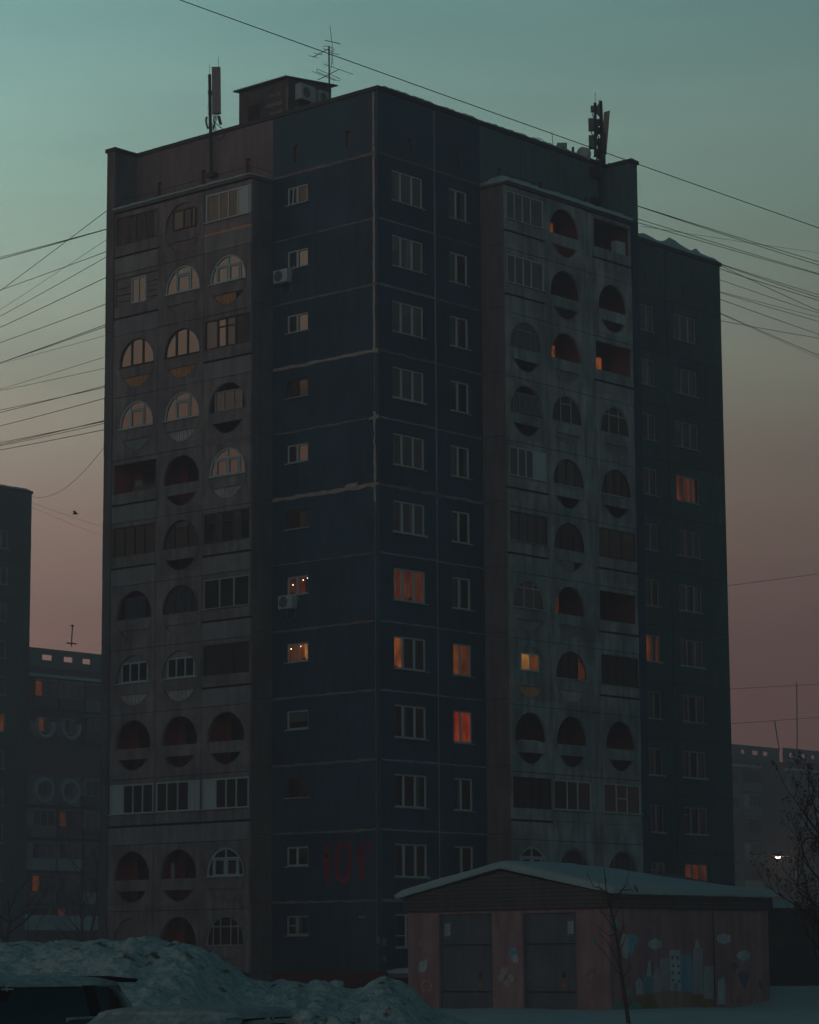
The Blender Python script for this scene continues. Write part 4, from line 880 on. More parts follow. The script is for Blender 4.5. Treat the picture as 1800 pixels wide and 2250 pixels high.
mp([(310,700),(335,640),(390,640),(400,760),(375,875),(335,850),(312,770)], 'w'); mp([(380,640),(440,650),(480,690),(470,730),(440,745),(425,830),(398,850)], 'b', 1)
mp([(265,575),(262,520),(278,495),(292,520),(292,580)], 'b'); mp(ell(54, 700, 24, 26), 'b')
mp([(1320,1285),(1335,1205),(1352,1285)], 'o'); mp([(1372,1285),(1405,1205),(1420,1285)], 'o'); mp([(1518,1310),(1548,1235),(1578,1310)], 'g'); mp([(1440,1310),(1450,1280),(1490,1285),(1498,1312)], 't'); mp(ell(1540,740,14,14), 't'); mp(ell(1618,910,13,20), 't')
mp(ell(824,664,10,16), 'r'); mp([(365,1200),(368,1140),(395,1125),(420,1145),(418,1205)], 't')
for a in range(6): mp(ell(45+45*math.cos(a*1.047), 1035+62*math.sin(a*1.047), 22, 34, 12, a*1.047), 'f', a % 2)
mp(ell(45,1035,10,14), 'p', 3)
# left wall: leaves, bird-like shapes and blossoms
mp([(165,1030),(172,965),(200,945),(208,960),(240,930),(242,1000),(225,1040),(195,1055),(165,1050)], 'w', 0, True); mp([(158,820),(160,790),(178,770),(195,790),(195,820)], 't', 0, True)
mp([(978,900),(980,830),(1048,830),(1050,905),(1000,925)], 'b', 0, True); mp([(995,920),(1040,890),(1072,930),(1060,968),(1025,968)], 'w', 1, True)
for (x, y, rx, ry_, a) in ((935,1045,32,40,.1),(905,1105,27,34,.4),(1000,1105,26,34,-.4),(960,1155,26,34,0)): mp(ell(x, y, rx, ry_, 14, a), 'p', 0 if y < 1100 else 1, True)
for a in range(6): mp(ell(235+38*math.cos(a*1.047), 1180+48*math.sin(a*1.047), 15, 26, 10, a*1.047), 'f', a % 2, True)
mp(ell(235,1180,10,12), 'y', 3, True)
mur.build('mural', shed)
# ------------------------------------------------------------------ roof hut, air conditioners, aerials
hx0, hx1, hy0, hy1, hz = 2.5, 5.35, 7.58, 10.6, 40.50
hutm = mat('hut_render', (.09,.135,.15), .9, (.14,.10,.09), .9, .7, .4, .3, fine=.2)
hut = empty('roof_hut', ((hx0+hx1)/2, (hy0+hy1)/2, 37.05), 'small dark hut with a corrugated mono-pitch roof on top of the tower', 'hut')
m_ = MB(); vs = [(hx0,hy0,37),(hx1,hy0,37),(hx1,hy1,37),(hx0,hy1,37),(hx0,hy0,hz-.05),(hx1,hy0,hz+.28),(hx1,hy1,hz+.28),(hx0,hy1,hz-.10)]
m_.add(vs, [(0,1,5,4),(1,2,6,5),(2,3,7,6),(3,0,4,7),(4,5,6,7)], hutm); m_.build('wall', hut)
m_ = MB(); N = 46; vs = []
for i in range(N+1):
    y = hy0-.12+(hy1-hy0+.3)*i/N; w_ = .045*(i % 2); vs += [(hx0-.22,y,hz-.08+w_), (hx1+.32,y,hz+.30+w_), (hx0-.22,y,hz-.12), (hx1+.32,y,hz+.26)]
m_.add(vs, [f for i in range(N) for f in ((4*i,4*i+1,4*i+5,4*i+4), (4*i+2,4*i+6,4*i+7,4*i+3), (4*i,4*i+4,4*i+6,4*i+2), (4*i+1,4*i+3,4*i+7,4*i+5))]+[(0,2,3,1),(4*N,4*N+1,4*N+3,4*N+2)], corr); m_.build('roof', hut)
m_ = MB(); m_.box((hx0-.03,9.3,37.9), (hx0-.005,10.0,39.6), darkgap); m_.box((hx0-.04,9.15,39.35), (hx0-.03+.02,9.3,39.8), plank); m_.build('door', hut)
m_ = MB()
for i in range(5): m_.box((hx0-.012-.002*i, 7.9+jit(.15), 38.0+.42*i), (hx0-.002, 8.9+jit(.3), 38.18+.42*i), brick)
m_.box((hx0-.04,hy0-.03,37.3),(hx0+.03,hy0+.05,40.0), metalG); m_.build('exposed_brickwork', hut)
acw = mat('air_conditioner_white', (.50,.58,.60), .5, (.38,.45,.47), 1.5, 1)
def ac(F, u, z, label, wd=.80, hh=.56, dep=.30):
    """wall-mounted outdoor unit, F(u, z, d): d points away from the wall"""
    base = F(u, z, 0); e = empty('air_conditioner', base, label, 'air conditioner', 'outdoor air conditioning units')
    m_ = MB(); m_.rect(F, u-wd/2, u+wd/2, z-hh/2, z+hh/2, .10, .10+dep, acw, True); b_ = m_.build('casing', e)
    m_ = MB(); cx_ = u-.10
    for r_ in (.06, .12, .18, .23):
        for i in range(20):
            q0, q1 = 2*math.pi*i/20, 2*math.pi*(i+1)/20
            m_.ext(F, [(cx_+a_*math.cos(q), z+a_*math.sin(q)) for a_, q in ((r_-.010,q0),(r_,q0),(r_,q1),(r_-.010,q1))], .10+dep, .115+dep, acw if r_ < .2 else metalG)
    m_.build('grille', e)
    m_ = MB(); m_.ext(F, [(cx_+.22*math.cos(2*math.pi*i/24), z+.22*math.sin(2*math.pi*i/24)) for i in range(24)], .10+dep, .104+dep, metalD); m_.build('fan_opening', e)
    m_ = MB()
    for s_ in (-.25, .25): m_.rect(F, u+s_-.02, u+s_+.02, z-hh/2-.05, z-hh/2-.002, 0, .45, metalG, True); m_.rect(F, u+s_-.02, u+s_+.02, z-hh/2-.35, z-hh/2-.05, 0, .03, metalG)
    m_.build('bracket', e); m_ = MB(); m_.tube([F(u+wd/2-.05, z, .2), F(u+wd/2+.06, z+.05, .1), F(u+wd/2+.05, z+.45, .02)], .018, pvcOld, 5); m_.build('pipe', e)
    return e
p = onx(619, 607, -.3); ac(fL, -p.y, p.z-Z0, 'white outdoor unit below the second window from the top of the blue side wall')
p = onx(630, 1323, -.3); ac(fL, -p.y, p.z-Z0, 'white outdoor unit below the lit kitchen window halfway up the blue side wall')
FH_ = lambda u, z, d: Vector((u, hy0-d, z))
p = ony(672, 205, hy0-.3); ac(FH_, p.x, p.z, 'large white outdoor unit high on the wall of the roof hut', .95, .72, .35)
p = ony(711, 216, hy0-.3); ac(FH_, p.x, p.z, 'outdoor unit half hidden by the parapet at the right of the roof hut', .8, .6, .3)
def V(px, py, D=None, X=None, Y=None):
    return onx(px, py, X) if X is not None else (ony(px, py, Y) if Y is not None else atd(px, py, D))
# television mast: everything lies in the plane facing the viewer through x = 2
def tv(px, py, off=0): p_ = onx(px, py, 2.0); return p_+FH*off
mast = empty('television_mast', tv(723,232), 'tall thin television mast with several yagi aerials beside the roof hut', 'aerial')
m_ = MB(); m_.tube([tv(724,232), tv(723,101)], .035, metalD, 6); m_.tube([tv(729,140), tv(730,98), tv(725,56)], .014, metalD, 4); m_.tube([tv(730,98),tv(731,135),tv(726,158)], .010, metalD, 4); m_.build('pole', mast)
kx = .2319
def q6(x, y, off=0): return tv(400+x*kx, 50+y*kx, off)
def yagi(boom, els, loops=()):
    m_ = MB(); m_.tube([q6(*boom[0]), q6(*boom[1])], .018, metalD, 5)
    for a, b in els: m_.tube([q6(*a), q6(*b)], .012, metalD, 4)
    for pts in loops: m_.tube([q6(*p_) for p_ in pts], .012, metalD, 4, cap=False)
    m_.build('yagi_aerial', mast)
yagi(((1240,325),(1400,240)), [((1200,310),(1285,328)), ((1248,285),(1335,305)), ((1385,278),(1495,303))], [[(1335,245),(1336,225),(1350,217),(1432,238),(1440,252),(1436,275),(1420,268),(1335,245)]])
yagi(((1355,165),(1500,198)), [])
yagi(((1290,540),(1490,440)), [((1235,458),(1455,550)), ((1350,392),(1620,487))], [[(1280,437),(1272,448),(1278,462),(1480,550),(1497,545),(1500,530),(1280,437)]])
m_ = MB()
for t_ in range(6): m_.tube([q6(1335+t_*20, 355+t_*3), q6(1337+t_*20, 410+t_*3)], .006, metalD, 4)
m_.build('grid_aerial', mast)
# cell antennas
def pan(m_, a, b, wpx, mt, plane, depth=.18):
    """slab antenna from the top point a to the bottom point b (pixels), wpx wide"""
    A, B = plane(*a), plane(*b); s_ = plane(a[0]+wpx, a[1])-A; n_ = Vector((-FH.x, -FH.y, 0))*depth
    vs = [A, A+s_, B+s_, B, A-n_, A+s_-n_, B+s_-n_, B-n_]
    m_.add(vs, [(3,2,1,0),(4,5,6,7),(0,1,5,4),(1,2,6,5),(2,3,7,6),(3,0,4,7)], mt)
panm = mat('antenna_pinkish_grey', (.26,.26,.27), .7, (.21,.21,.22), 1, 1); panm2 = mat('antenna_pinkish', (.60,.38,.34), .7, (.5,.33,.3), 1, 1)
PL = lambda x, y: onx(400+x*kx, 50+y*kx, -.18)
cell = empty('cell_antenna', PL(268,1040), 'tall grey slab cell antenna on its pole at the left part of the roof edge', 'antenna', 'cell antennas on the roof edge')
m_ = MB(); m_.tube([onx(464,386,-.18), PL(262,490)], .07, metalD, 8); m_.build('pole', cell)
m_ = MB(); pan(m_, (281,415), (285,855), 82, panm, PL, .2); m_.build('antenna_panel', cell)
m_ = MB(); m_.tube([PL(262,490), PL(262,390)], .012, metalD, 4); m_.tube([PL(345,415), PL(346,322)], .012, metalD, 4); m_.build('lightning_rod', cell)
m_ = MB(); random.seed(3)
for i in range(9): y_ = 640+i*27; m_.tube([PL(262,y_), PL(243+random.random()*8,y_+6), PL(262,y_+16)], .025, metalD, 5)
pan(m_, (246,640), (246,675), 36, metalD, PL, .2); pan(m_, (250,690), (252,1000), 30, metalD, PL, .12)
for i in range(8): x_ = 262+i*9; m_.tube([PL(288+i*9,860), PL(290+random.random()*50,920), PL(285+random.random()*30,960), PL(270+i*8,1010+random.random()*20)], .016, metalD, 4)
m_.tube([PL(235,890), PL(228,920), PL(232,960), PL(245,1000)], .05, metalG, 6); m_.tube([PL(300,930),PL(340,970),PL(385,1005),PL(400,1060),PL(370,1100),PL(300,1090)], .022, metalD, 5)
pan(m_, (333,880), (350,960), 30, metalD, PL, .1); m_.build('cables', cell)
m_ = MB(); p = onx(464,384,-.2); m_.box((-.3,p.y-.22,p.z-.1),(0,p.y+.22,p.z+.1), metalD); m_.build('bracket', cell)
k4 = .18551
PR = lambda x, y: ony(1100+x*k4, 200+y*k4, -.2)
cell2 = empty('cell_antenna', PR(1200,900), 'crowded cell antenna mast with a pinkish slab at the right end of the roof', 'antenna', 'cell antennas on the roof edge')
m_ = MB(); m_.tube([PR(1195,1330), PR(1200,520), PR(1185,120)], .085, metalD, 8); m_.tube([PR(1125,780), PR(1120,140)], .07, metalD, 8); m_.tube([PR(1232,885), PR(1235,500)], .05, metalD, 6); m_.build('pole', cell2)
m_ = MB()
A = [PR(1225,250), PR(1297,228), PR(1256,745), PR(1203,705)]; n_ = FH*.18
m_.add(A+[v+n_ for v in A], [(3,2,1,0),(4,5,6,7),(0,1,5,4),(1,2,6,5),(2,3,7,6),(3,0,4,7)], panm2); m_.build('antenna_panel', cell2)
m_ = MB(); A = [PR(1125,190), PR(1190,118), PR(1205,300), PR(1160,280), PR(1128,235)]; m_.add(A+[v+n_ for v in A], [(4,3,2,1,0),(5,6,7,8,9)]+[(i,(i+1) % 5,5+(i+1) % 5,5+i) for i in range(5)], panm); m_.build('antenna_panel', cell2)
for (a, b, w_) in (((1042,320),(1046,460),66), ((1047,521),(1050,672),60), ((1068,172),(1074,235),48)):
    m_ = MB(); pan(m_, a, b, w_, metalG, PR, .25); m_.build('radio_unit', cell2)
m_ = MB()
for i in range(26):
    x_, y_ = 1120+random.random()*85, 240+random.random()*560; m_.tube([PR(x_,y_), PR(x_+jit(40),y_+40), PR(x_+jit(30),y_+90)], .02+.015*random.random(), metalD, 5)
for (x_, y_) in ((1150,330),(1140,430),(1150,560),(1160,640),(1150,720)): pan(m_, (x_-10,y_), (x_-6,y_+70), 60, metalD, PR, .2)
for i in range(6): m_.tube([PR(1150+i*16,760), PR(1160+i*14+jit(20),820), PR(1165+i*14,890)], .02, metalD, 4)
m_.tube([PR(1060,455),PR(1085,510),PR(1120,540)], .025, metalD, 5); m_.tube([PR(1085,240),PR(1095,300),PR(1125,340)], .02, metalD, 5); m_.tube([PR(1150,780),PR(1130,820),PR(1095,845)], .035, metalD, 5)
m_.build('cables', cell2)
m_ = MB(); m_.tube([PR(1120,140), PR(1122,20)], .014, metalD, 4); m_.tube([PR(1168,130),PR(1167,95)], .014, metalD, 4); m_.tube([PR(1187,125),PR(1189,92)], .014, metalD, 4); m_.build('lightning_rod', cell2)
m_ = MB(); p = PR(1150,1300); m_.box((p.x-.35,-.3,p.z-.12),(p.x+.2,0,p.z+.12), metalD); p = PR(1150,960); m_.box((p.x-.35,-.3,p.z-.25),(p.x+.3,0,p.z+.2), metalD); m_.build('bracket', cell2)
# dish, boxes and small rods
dish = empty('satellite_dish', ony(1290,336,.6), 'round grey drum dish at the foot of the right-hand cell mast', 'dish')
m_ = MB(); c = PR(1035,730)+Vector((0,.4,0)); ax = (RH*-.75-FH*.65).normalized(); s1 = ax.cross(Vector((0,0,1))).normalized(); s2 = s1.cross(ax); vs = []; n = 22
for (r_, o_) in ((.33,0),(.36,.03),(.36,.30),(.0,.30)): vs += [c-ax*o_+(s1*math.cos(2*math.pi*i/n)+s2*math.sin(2*math.pi*i/n))*r_ for i in range(n)]
m_.add(vs, [tuple(range(n))]+[(q*n+i, q*n+(i+1) % n, (q+1)*n+(i+1) % n, (q+1)*n+i) for q in range(3) for i in range(n)], acw); m_.build('drum', dish, False)
m_ = MB(); m_.tube([c+Vector((0,0,-.6)), c+Vector((0,0,.3))+FH*.3], .04, metalD, 6); m_.tube([PR(1045,775)+Vector((0,.2,0)), PR(1060,800)+Vector((0,.2,0)), PR(1112,785)+Vector((0,.2,0))], .015, pvcOld, 4); m_.build('mount', dish)
bx_ = empty('roof_cabinet', PR(728,712), 'plain pinkish grey box standing on the right-hand roof edge', 'cabinet')
m_ = MB(); pan(m_, (670,610), (670,735), 118, acw, lambda x, y: ony(1100+x*k4, 200+y*k4, .8), .5); m_.build('casing', bx_)
hf = empty('pipe_frame', PR(960,770), 'low dark pipe frame between the box and the dish on the roof edge', 'frame')
PQ = lambda x, y: PR(x, y)+Vector((0,.5,0))
m_ = MB(); m_.tube([PQ(960,790),PQ(962,640)], .06, metalD, 8); m_.tube([PQ(850,730),PQ(852,640)], .05, metalD, 8); m_.tube([PQ(828,688),PQ(975,692)], .035, metalD, 6); m_.build('pipes', hf); m_ = MB(); pan(m_, (850,700), (852,755), 45, metalG, PQ, .2); m_.build('box', hf)
sm = empty('small_aerial', PQ(575,625), 'small dark aerial on the middle of the right-hand roof edge', 'aerial')
m_ = MB(); m_.tube([PQ(540,612),PQ(540,550)], .045, metalD, 6); m_.tube([PQ(572,640),PQ(572,535)], .02, metalD, 5); m_.tube([PQ(535,518),PQ(618,565)], .012, metalD, 4); m_.tube([PQ(485,602),PQ(576,604)], .02, metalD, 4); m_.tube([PQ(500,602),PQ(488,588),PQ(498,574),PQ(530,572)], .012, metalD, 4); m_.build('elements', sm)
for (a, b, lb) in (((725,610),(712,452),'thin whip rod above the box on the right-hand roof edge'), ((1350,890),(1342,738),'thin whip rod between the cell mast and the right end of the roof')):
    m_ = MB(); m_.tube([PQ(*a),PQ(*b)], .016, metalD, 4); tag(m_.build('whip_rod'), lb, 'rod')
# small plates and lamps on the walls
plate = mat('notice_plate', (.20,.32,.34), .6, (.14,.24,.26), 3, 1); ink = mat('notice_ink', (.04,.07,.08), .8)
def plate_(F, u0, u1, z0, z1, lb):
    m_ = MB(); m_.rect(F, u0, u1, z0, z1, 0, .02, plate)
    for i in range(3): m_.rect(F, u0+.04, u1-.06-.03*i, z0+(z1-z0)*(.2+.25*i), z0+(z1-z0)*(.27+.25*i), .02, .023, ink)
    tag(m_.build('notice_plate'), lb, 'sign', 'small plates on the tower walls')
a, b = onx(827.5,2058,0), onx(835.5,2074,0); plate_(fL, -a.y, -b.y-.03, b.z-Z0, a.z-Z0, 'pale notice plate on the blue side wall right at the corner')
a, b = ony(840,2062,0), ony(848,2077,0); plate_(fR, a.x, b.x, b.z-Z0, a.z-Z0, 'pale notice plate on the front wall beside the corner, upper one')
a, b = ony(842.5,2101,0), ony(848,2114,0); plate_(fR, a.x, b.x, b.z-Z0, a.z-Z0, 'pale notice plate on the front wall beside the corner, lower one')
fD = lambda u, z, d: fL(u, z, d+DL)
a, b = onx(537,2051,-DL), onx(545,2067,-DL); plate_(fD, -a.y, -b.y, b.z-Z0, a.z-Z0, 'pale notice plate under the lowest loggia beside the side wall')
lm = empty('wall_lamp', onx(812,2016,0), 'small unlit lamp on a bracket low on the blue side wall', 'lamp')
m_ = MB(); p = onx(817,2013,0); m_.tube([p, p+Vector((-.3,.05,.04)), p+Vector((-.42,.08,-.02))], .02, metalG, 5); m_.build('bracket', lm); m_ = MB(); m_.box(tuple(p+Vector((-.6,0,-.08))), tuple(p+Vector((-.38,.16,.0))), pvcOld); m_.build('lamp_head', lm)
cn = empty('entrance_canopy', (1.4,-.7,2.3), 'snow covered concrete slab at the foot of the front wall beside the shed', 'canopy')
m_ = MB(); m_.box((.35,-1.2,1.05), (3.4,-.012,1.22), concSideR); m_.build('slab', cn); sheet((.3,-1.25,1.221), (3.45,-.02), .22, cn, 'slab_snow', 12, 5)
# ------------------------------------------------------------------ low annex, garages, lamp, fence
an = empty('shop_annex', (72,104,0), 'low hazy annex with a snowy roof at the foot of the distant nine-storey block', 'building')
A = atd(50,2044,236); B = atd(226,2046,236); yy = (A.y+B.y)/2; a = ony(40,2044,yy); b = ony(300,2044,yy); m_ = MB(); m_.box((a.x,yy,0), (b.x,yy+9,a.z), mat('annex_brown', (.12,.075,.05), .9, (.085,.055,.04), .5, 1)); m_.build('wall', an)
m_ = MB()
for i in range(12): m_.box((a.x+1+i*2.4, yy-.03, 1.2), (a.x+2.2+i*2.4, yy-.005, 2.6), GL['D'])
m_.build('windows', an)
sheet((a.x-.3,yy-.4,a.z), (b.x,yy+9), 1.1, an, 'roof_snow', 40, 6)
gr = empty('garage_row', (34,4,0), 'long dark low garage row with snowy roof behind the right end of the shed', 'garages')
yy = 4.3; a = ony(1640,1994,yy); b = ony(1990,1994,yy); m_ = MB(); m_.box((a.x,yy,0), (b.x,yy+7,a.z), mat('garage_dark', (.045,.032,.028), .9, (.035,.028,.027), .6, 1)); m_.box((a.x,yy-.03,a.z*.56), (b.x,yy-.002,a.z*.66), mat('garage_brown_band', (.10,.055,.03), .9, (.05,.034,.026), .7, 1)); m_.build('wall', gr)
m_ = MB()
for i in range(7): m_.box((a.x+.8+i*3.4, yy-.04, .1), (a.x+3.2+i*3.4, yy-.004, 2.15), mat('garage_door_paint', (.04,.035,.034), .8, (.028,.026,.026), 1, 1))
m_.build('doors', gr); sheet((a.x-.2,yy-.3,a.z), (b.x,yy+7), .38, gr, 'roof_snow', 50, 6)
ln = empty('street_lamp', (84.3,37.2,0), 'lit street lamp shining white beyond the right end of the shed', 'lamp')
P = atd(1710,1884,200); bulb = bpy.data.materials.new('lamp_light'); bulb.use_nodes = True; bb = bulb.node_tree.nodes['Principled BSDF']; bb.inputs['Emission Color'].default_value = (.85,.97,1,1); bb.inputs['Emission Strength'].default_value = 9; MATS['lamp_light'] = bulb
m_ = MB(); m_.tube([(P.x+1.3*RH.x,P.y+1.3*RH.y,0),(P.x+1.3*RH.x,P.y+1.3*RH.y,P.z-.2),(P.x+RH.x*.9,P.y+RH.y*.9,P.z+.1),(P.x+.2*RH.x,P.y+.2*RH.y,P.z+.12)], .09, metalD, 8, .04); m_.build('pole', ln)
m_ = MB(); m_.tube([P-RH*.42+Vector((0,0,.14)), P+RH*.42+Vector((0,0,.14))], .16, metalD, 8, .10); m_.build('lamp_head', ln)
m_ = MB(); n = 12
vs = [P+Vector((0,0,-.10))]+[P+RH*.20*math.cos(2*math.pi*i/n)+FH*.16*math.sin(2*math.pi*i/n)+Vector((0,0,.03)) for i in range(n)]; m_.add(vs, [(0, 1+(i+1) % n, 1+i) for i in range(n)]+[tuple(range(1, n+1))], bulb); m_.build('lamp_glass', ln)
pt = bpy.data.lights.new('street_lamp_light', 'POINT'); pt.energy = 160; pt.color = (1,.62,.36); pt.shadow_soft_size = .2; po = bpy.data.objects.new('street_lamp_light', pt); COL.objects.link(po); po.location = P+Vector((0,0,-.3)); attach(po, ln)
# roof aerials of the distant blocks
am = empty('roof_aerial', atd(157,1420,252), 'small cross-shaped aerial on the roof of the distant nine-storey block', 'aerial')
Q = lambda x, y: ony(x*.16702, 1340+y*.16702, 116.0)
m_ = MB(); m_.tube([Q(938,485),Q(955,195)], .06, metalD, 5); m_.tube([Q(875,437),Q(1003,447)], .07, metalD, 5); m_.tube([Q(928,210),Q(972,215)], .06, metalD, 4); m_.build('pole', am)
for (x0, y0, x1, y1, lb) in ((1713,1650,1702,1583,'slightly leaning thin mast on the roof of the hazy block at right'), (1752,1655,1751,1500,'tall thin mast on the roof at the far right edge')):
    m_ = MB(); m_.tube([atd(x0,y0,334), atd(x1,y1,334)], .07, metalD, 5); tag(m_.build('thin_mast'), lb, 'mast')
# ------------------------------------------------------------------ overhead cables
cab = mat('cable_black', (.012,.012,.012), .7)
def cable(a, b, Da, Db, sag, r, lb, ext=0, back=0):
    """cable through two picture points at real distances; carried on past the frame to its far support"""
    A, B = atd(*a, Da), atd(*b, Db); d = B-A; B2 = B+d*ext; A = A-d*back; n = 40; sag *= 1+.4*(ext+back); L = (B2-A).length; pts = []
    for i in range(n+1):
        q = i/n; pts.append(A+(B2-A)*q-Vector((0,0,4*sag*q*(1-q))))
    m_ = MB(); m_.tube(pts, r, cab, 5); tag(m_.build('overhead_cable'), lb, 'cable', 'overhead cables strung between roofs')
# long one across the whole picture, in front of the tower
cable((300,-45), (1900,527), 70, 92, .12, .013, 'long thick black cable crossing above the whole roofline from upper left to right', .6, .5)
LC = [((0,430,232,276),1.0,'upper of the close pair reaching the left edge of the tower below its loggia roof'), ((0,441,232,277),1.2,'lower of the close pair reaching the left edge of the tower below its loggia roof'), ((0,629,234,168),.9,'steep cable rising to the loggia roof at the left edge of the tower'), ((0,625,232,409),.9,'cable fanning from the left frame edge to the eleventh storey of the tower'),
 ((0,742,231,338),.45,'very faint steep cable under the top pair at the left of the tower'), ((0,780,231,441),.8,'cable rising to the left edge of the tower just under the fan cable'), ((0,846,230,561),1.0,'dark cable rising to the left edge at the tenth storey'), ((0,936,229,719),.9,'single cable at the left between the tenth and ninth storeys'),
 ((0,1056,229,840),1.0,'upper cable of the pair meeting at the left frame edge'), ((0,1056,229,852),.9,'lower cable of the pair meeting at the left frame edge'), ((0,1060,229,905),.35,'faint cable below the pair meeting at the left frame edge'), ((0,1212,228,1030),.6,'thin cable at the left reaching the eighth storey, upper one'), ((0,1220,228,1098),.6,'thin cable at the left reaching the eighth storey, lower one'),
 ((0,1350,227,1202),.9,'first of the crossing cables at the seventh storey on the left'), ((0,1335,227,1212),.8,'second of the crossing cables at the seventh storey on the left'), ((0,1430,227,1276),.9,'single cable on the left under the crossing cables'), ((0,1540,226,1408),1.0,'top cable of the low bundle left of the tower'), ((0,1528,226,1413),.9,'second cable of the low bundle left of the tower'), ((0,1548,226,1424),.8,'third cable of the low bundle left of the tower'), ((0,1572,226,1462),.9,'bottom cable of the low bundle left of the tower')]
k1 = .37088
for i, ((x0,y0,x1,y1), th_, lb) in enumerate(LC):
    # crop coordinates; the tower ends hide the supports, which stand on roofs behind it
    a = (x0*k1-40, 400+(y0-(y1-y0)/(x1-x0)*0)*k1); sl_ = (y1*k1-y0*k1)/(x1*2.70*k1-0) if False else None
    X1 = 234; Y0 = 400+y0*k1; Y1 = 400+y1*k1; sl_ = (Y1-Y0)/X1
    cable((-60, Y0-sl_*60+1), (262, Y1+sl_*28), 165, 128, .10, .020*max(th_, .5), lb, 0, 1.1)
cable((52,1083), (262,935), 205, 128, 1.5, .012, 'lone sagging cable running down to the roof of the left edge tower')
for i, (x0,y0,x1,y1) in enumerate(((190,1880,620,2040),(195,1905,620,2100))):
    cable((x0*k1-20, 400+y0*k1), (x1*k1+30, 400+y1*k1+12), 300, 330, .1, .014, ['upper faint far cable low in the pink sky at the left','lower faint far cable low in the pink sky at the left'][i])
RCB = [(75,612,1725,1100,1,'upper of the two cables leaving the right end wall together'), (75,613,1725,1130,1,'lower of the two cables leaving the right end wall together'), (75,728,1725,1208,.9,'third cable right of the end wall, upper one of its pair'), (75,763,1725,1215,.9,'fourth cable right of the end wall, lower one of its pair'), (300,830,1725,1018,.35,'faint shallow cable crossing the ones from the end wall'),
 (822,1133,1725,1398,.9,'topmost cable leaving the corner of the rear section'), (822,1138,1725,1425,1,'second cable leaving the corner of the rear section'), (822,1180,1725,1450,1,'third cable leaving the corner of the rear section'), (822,1145,1725,1545,.9,'steeper cable crossing the others at the rear section corner'), (822,1277,1725,1565,.8,'single cable right of the rear section under the corner bundle'), (822,1385,1725,1600,.7,'upper thin cable of the middle pair right of the rear section'), (822,1393,1725,1640,.8,'lower thin cable of the middle pair right of the rear section'), (822,1452,1725,1755,.9,'darker single cable right of the rear section under the middle pair'),
 (822,1575,1725,1945,.9,'steep cable in the lowest group right of the rear section'), (822,1580,1725,1968,.5,'faint twin of the steep lowest cable'), (822,1650,1725,1790,.8,'shallow cable crossing the lowest steep pair')]
k2 = .24348
for (x0,y0,x1,y1,th_,lb) in RCB:
    X0, Y0, X1, Y1 = 1380+x0*k2, 300+y0*k2, 1380+x1*k2, 300+y1*k2; sl_ = (Y1-Y0)/(X1-X0)
    cable((X0-45, Y0-45*sl_*.9), (X1+60, Y1+60*sl_), 150 if x0 > 500 else 130, 175, .15, .020*max(th_, .5), lb, 1.4)
for (x0,y0,x1,y1,lb) in ((1600,1514,1800,1502,'upper thin far cable low in the sky right of the towers'), (1600,1591,1810,1574,'lower thin far cable low in the sky right of the towers'), (1598,1289,1810,1256,'faint lone cable halfway down the sky at the right')):
    cable((x0-30,y0+2), (x1+30,y1-2), 320, 335, .05, .028, lb, 1.5)
bd = empty('flying_bird', atd(165,1129,90), 'tiny dark bird flying above the left edge tower', 'bird')
m_ = MB(); c = atd(165.5,1129,90)
body = [(c+RH*x, r_) for x, r_ in ((-.10,.004),(-.06,.022),(0,.03),(.05,.022),(.08,.018),(.105,.003))]; vs = []
for (p_, r_) in body: vs += [p_+Vector((0,0,1))*r_*math.cos(2*math.pi*i/8)+FH*r_*math.sin(2*math.pi*i/8) for i in range(8)]
m_.add(vs, [(j*8+i, j*8+(i+1) % 8, (j+1)*8+(i+1) % 8, (j+1)*8+i) for j in range(5) for i in range(8)], metalD)
for sg in (1, -1):
    w_ = [c+RH*.03, c+RH*-.04, c+RH*-.05-FH*.14*sg+Vector((0,0,.07)), c+RH*-.07-FH*.26*sg+Vector((0,0,.03)), c+RH*.02-FH*.13*sg+Vector((0,0,.08))]; m_.add(w_+[v+Vector((0,0,.008)) for v in w_], [(0,1,2,4),(2,3,4),(9,7,6,5),(9,8,7)], metalD)
m_.build('body', bd, True)
# ------------------------------------------------------------------ trees
bark = mat('bark', (.075,.045,.038), .9, (.05,.032,.03), 4, 1); barkD = mat('dark_bark', (.035,.024,.024), .9, (.025,.018,.018), 4, 1)
berry = mat('rowan_berry', (.085,.020,.018), .7, (.05,.016,.016), 6, 1)
def twig(m_, p, d, L, r, depth, rnd, mt, up=.25, leaves=None, spread=.6):
    n = 5; pts = [p]; dd = d.copy()
    for i in range(n):
        dd = (dd+Vector((rnd.uniform(-1,1), rnd.uniform(-1,1), rnd.uniform(-.6,1)*.6+up*.4))*.16).normalized(); p = p+dd*L/n; pts.append(p)
    m_.tube(pts, r, mt, 5 if depth > 1 else 4, r*.45, False)
    if depth == 0:
        if leaves is not None: leaves.append(pts[-1]); leaves.append(pts[3]) if rnd.random() < .5 else None
        return
    k = rnd.randint(2, 3) if depth > 1 else rnd.randint(2, 4)
    for i in range(k):
        q = pts[rnd.randint(2, n)]; s_ = Vector((rnd.uniform(-1,1), rnd.uniform(-1,1), rnd.uniform(-.1,.9))).normalized()
        twig(m_, q, (dd*(1-spread)+s_*spread+Vector((0,0,up*.5))).normalized(), L*rnd.uniform(.5,.78), r*.5, depth-1, rnd, mt, up, leaves, spread)
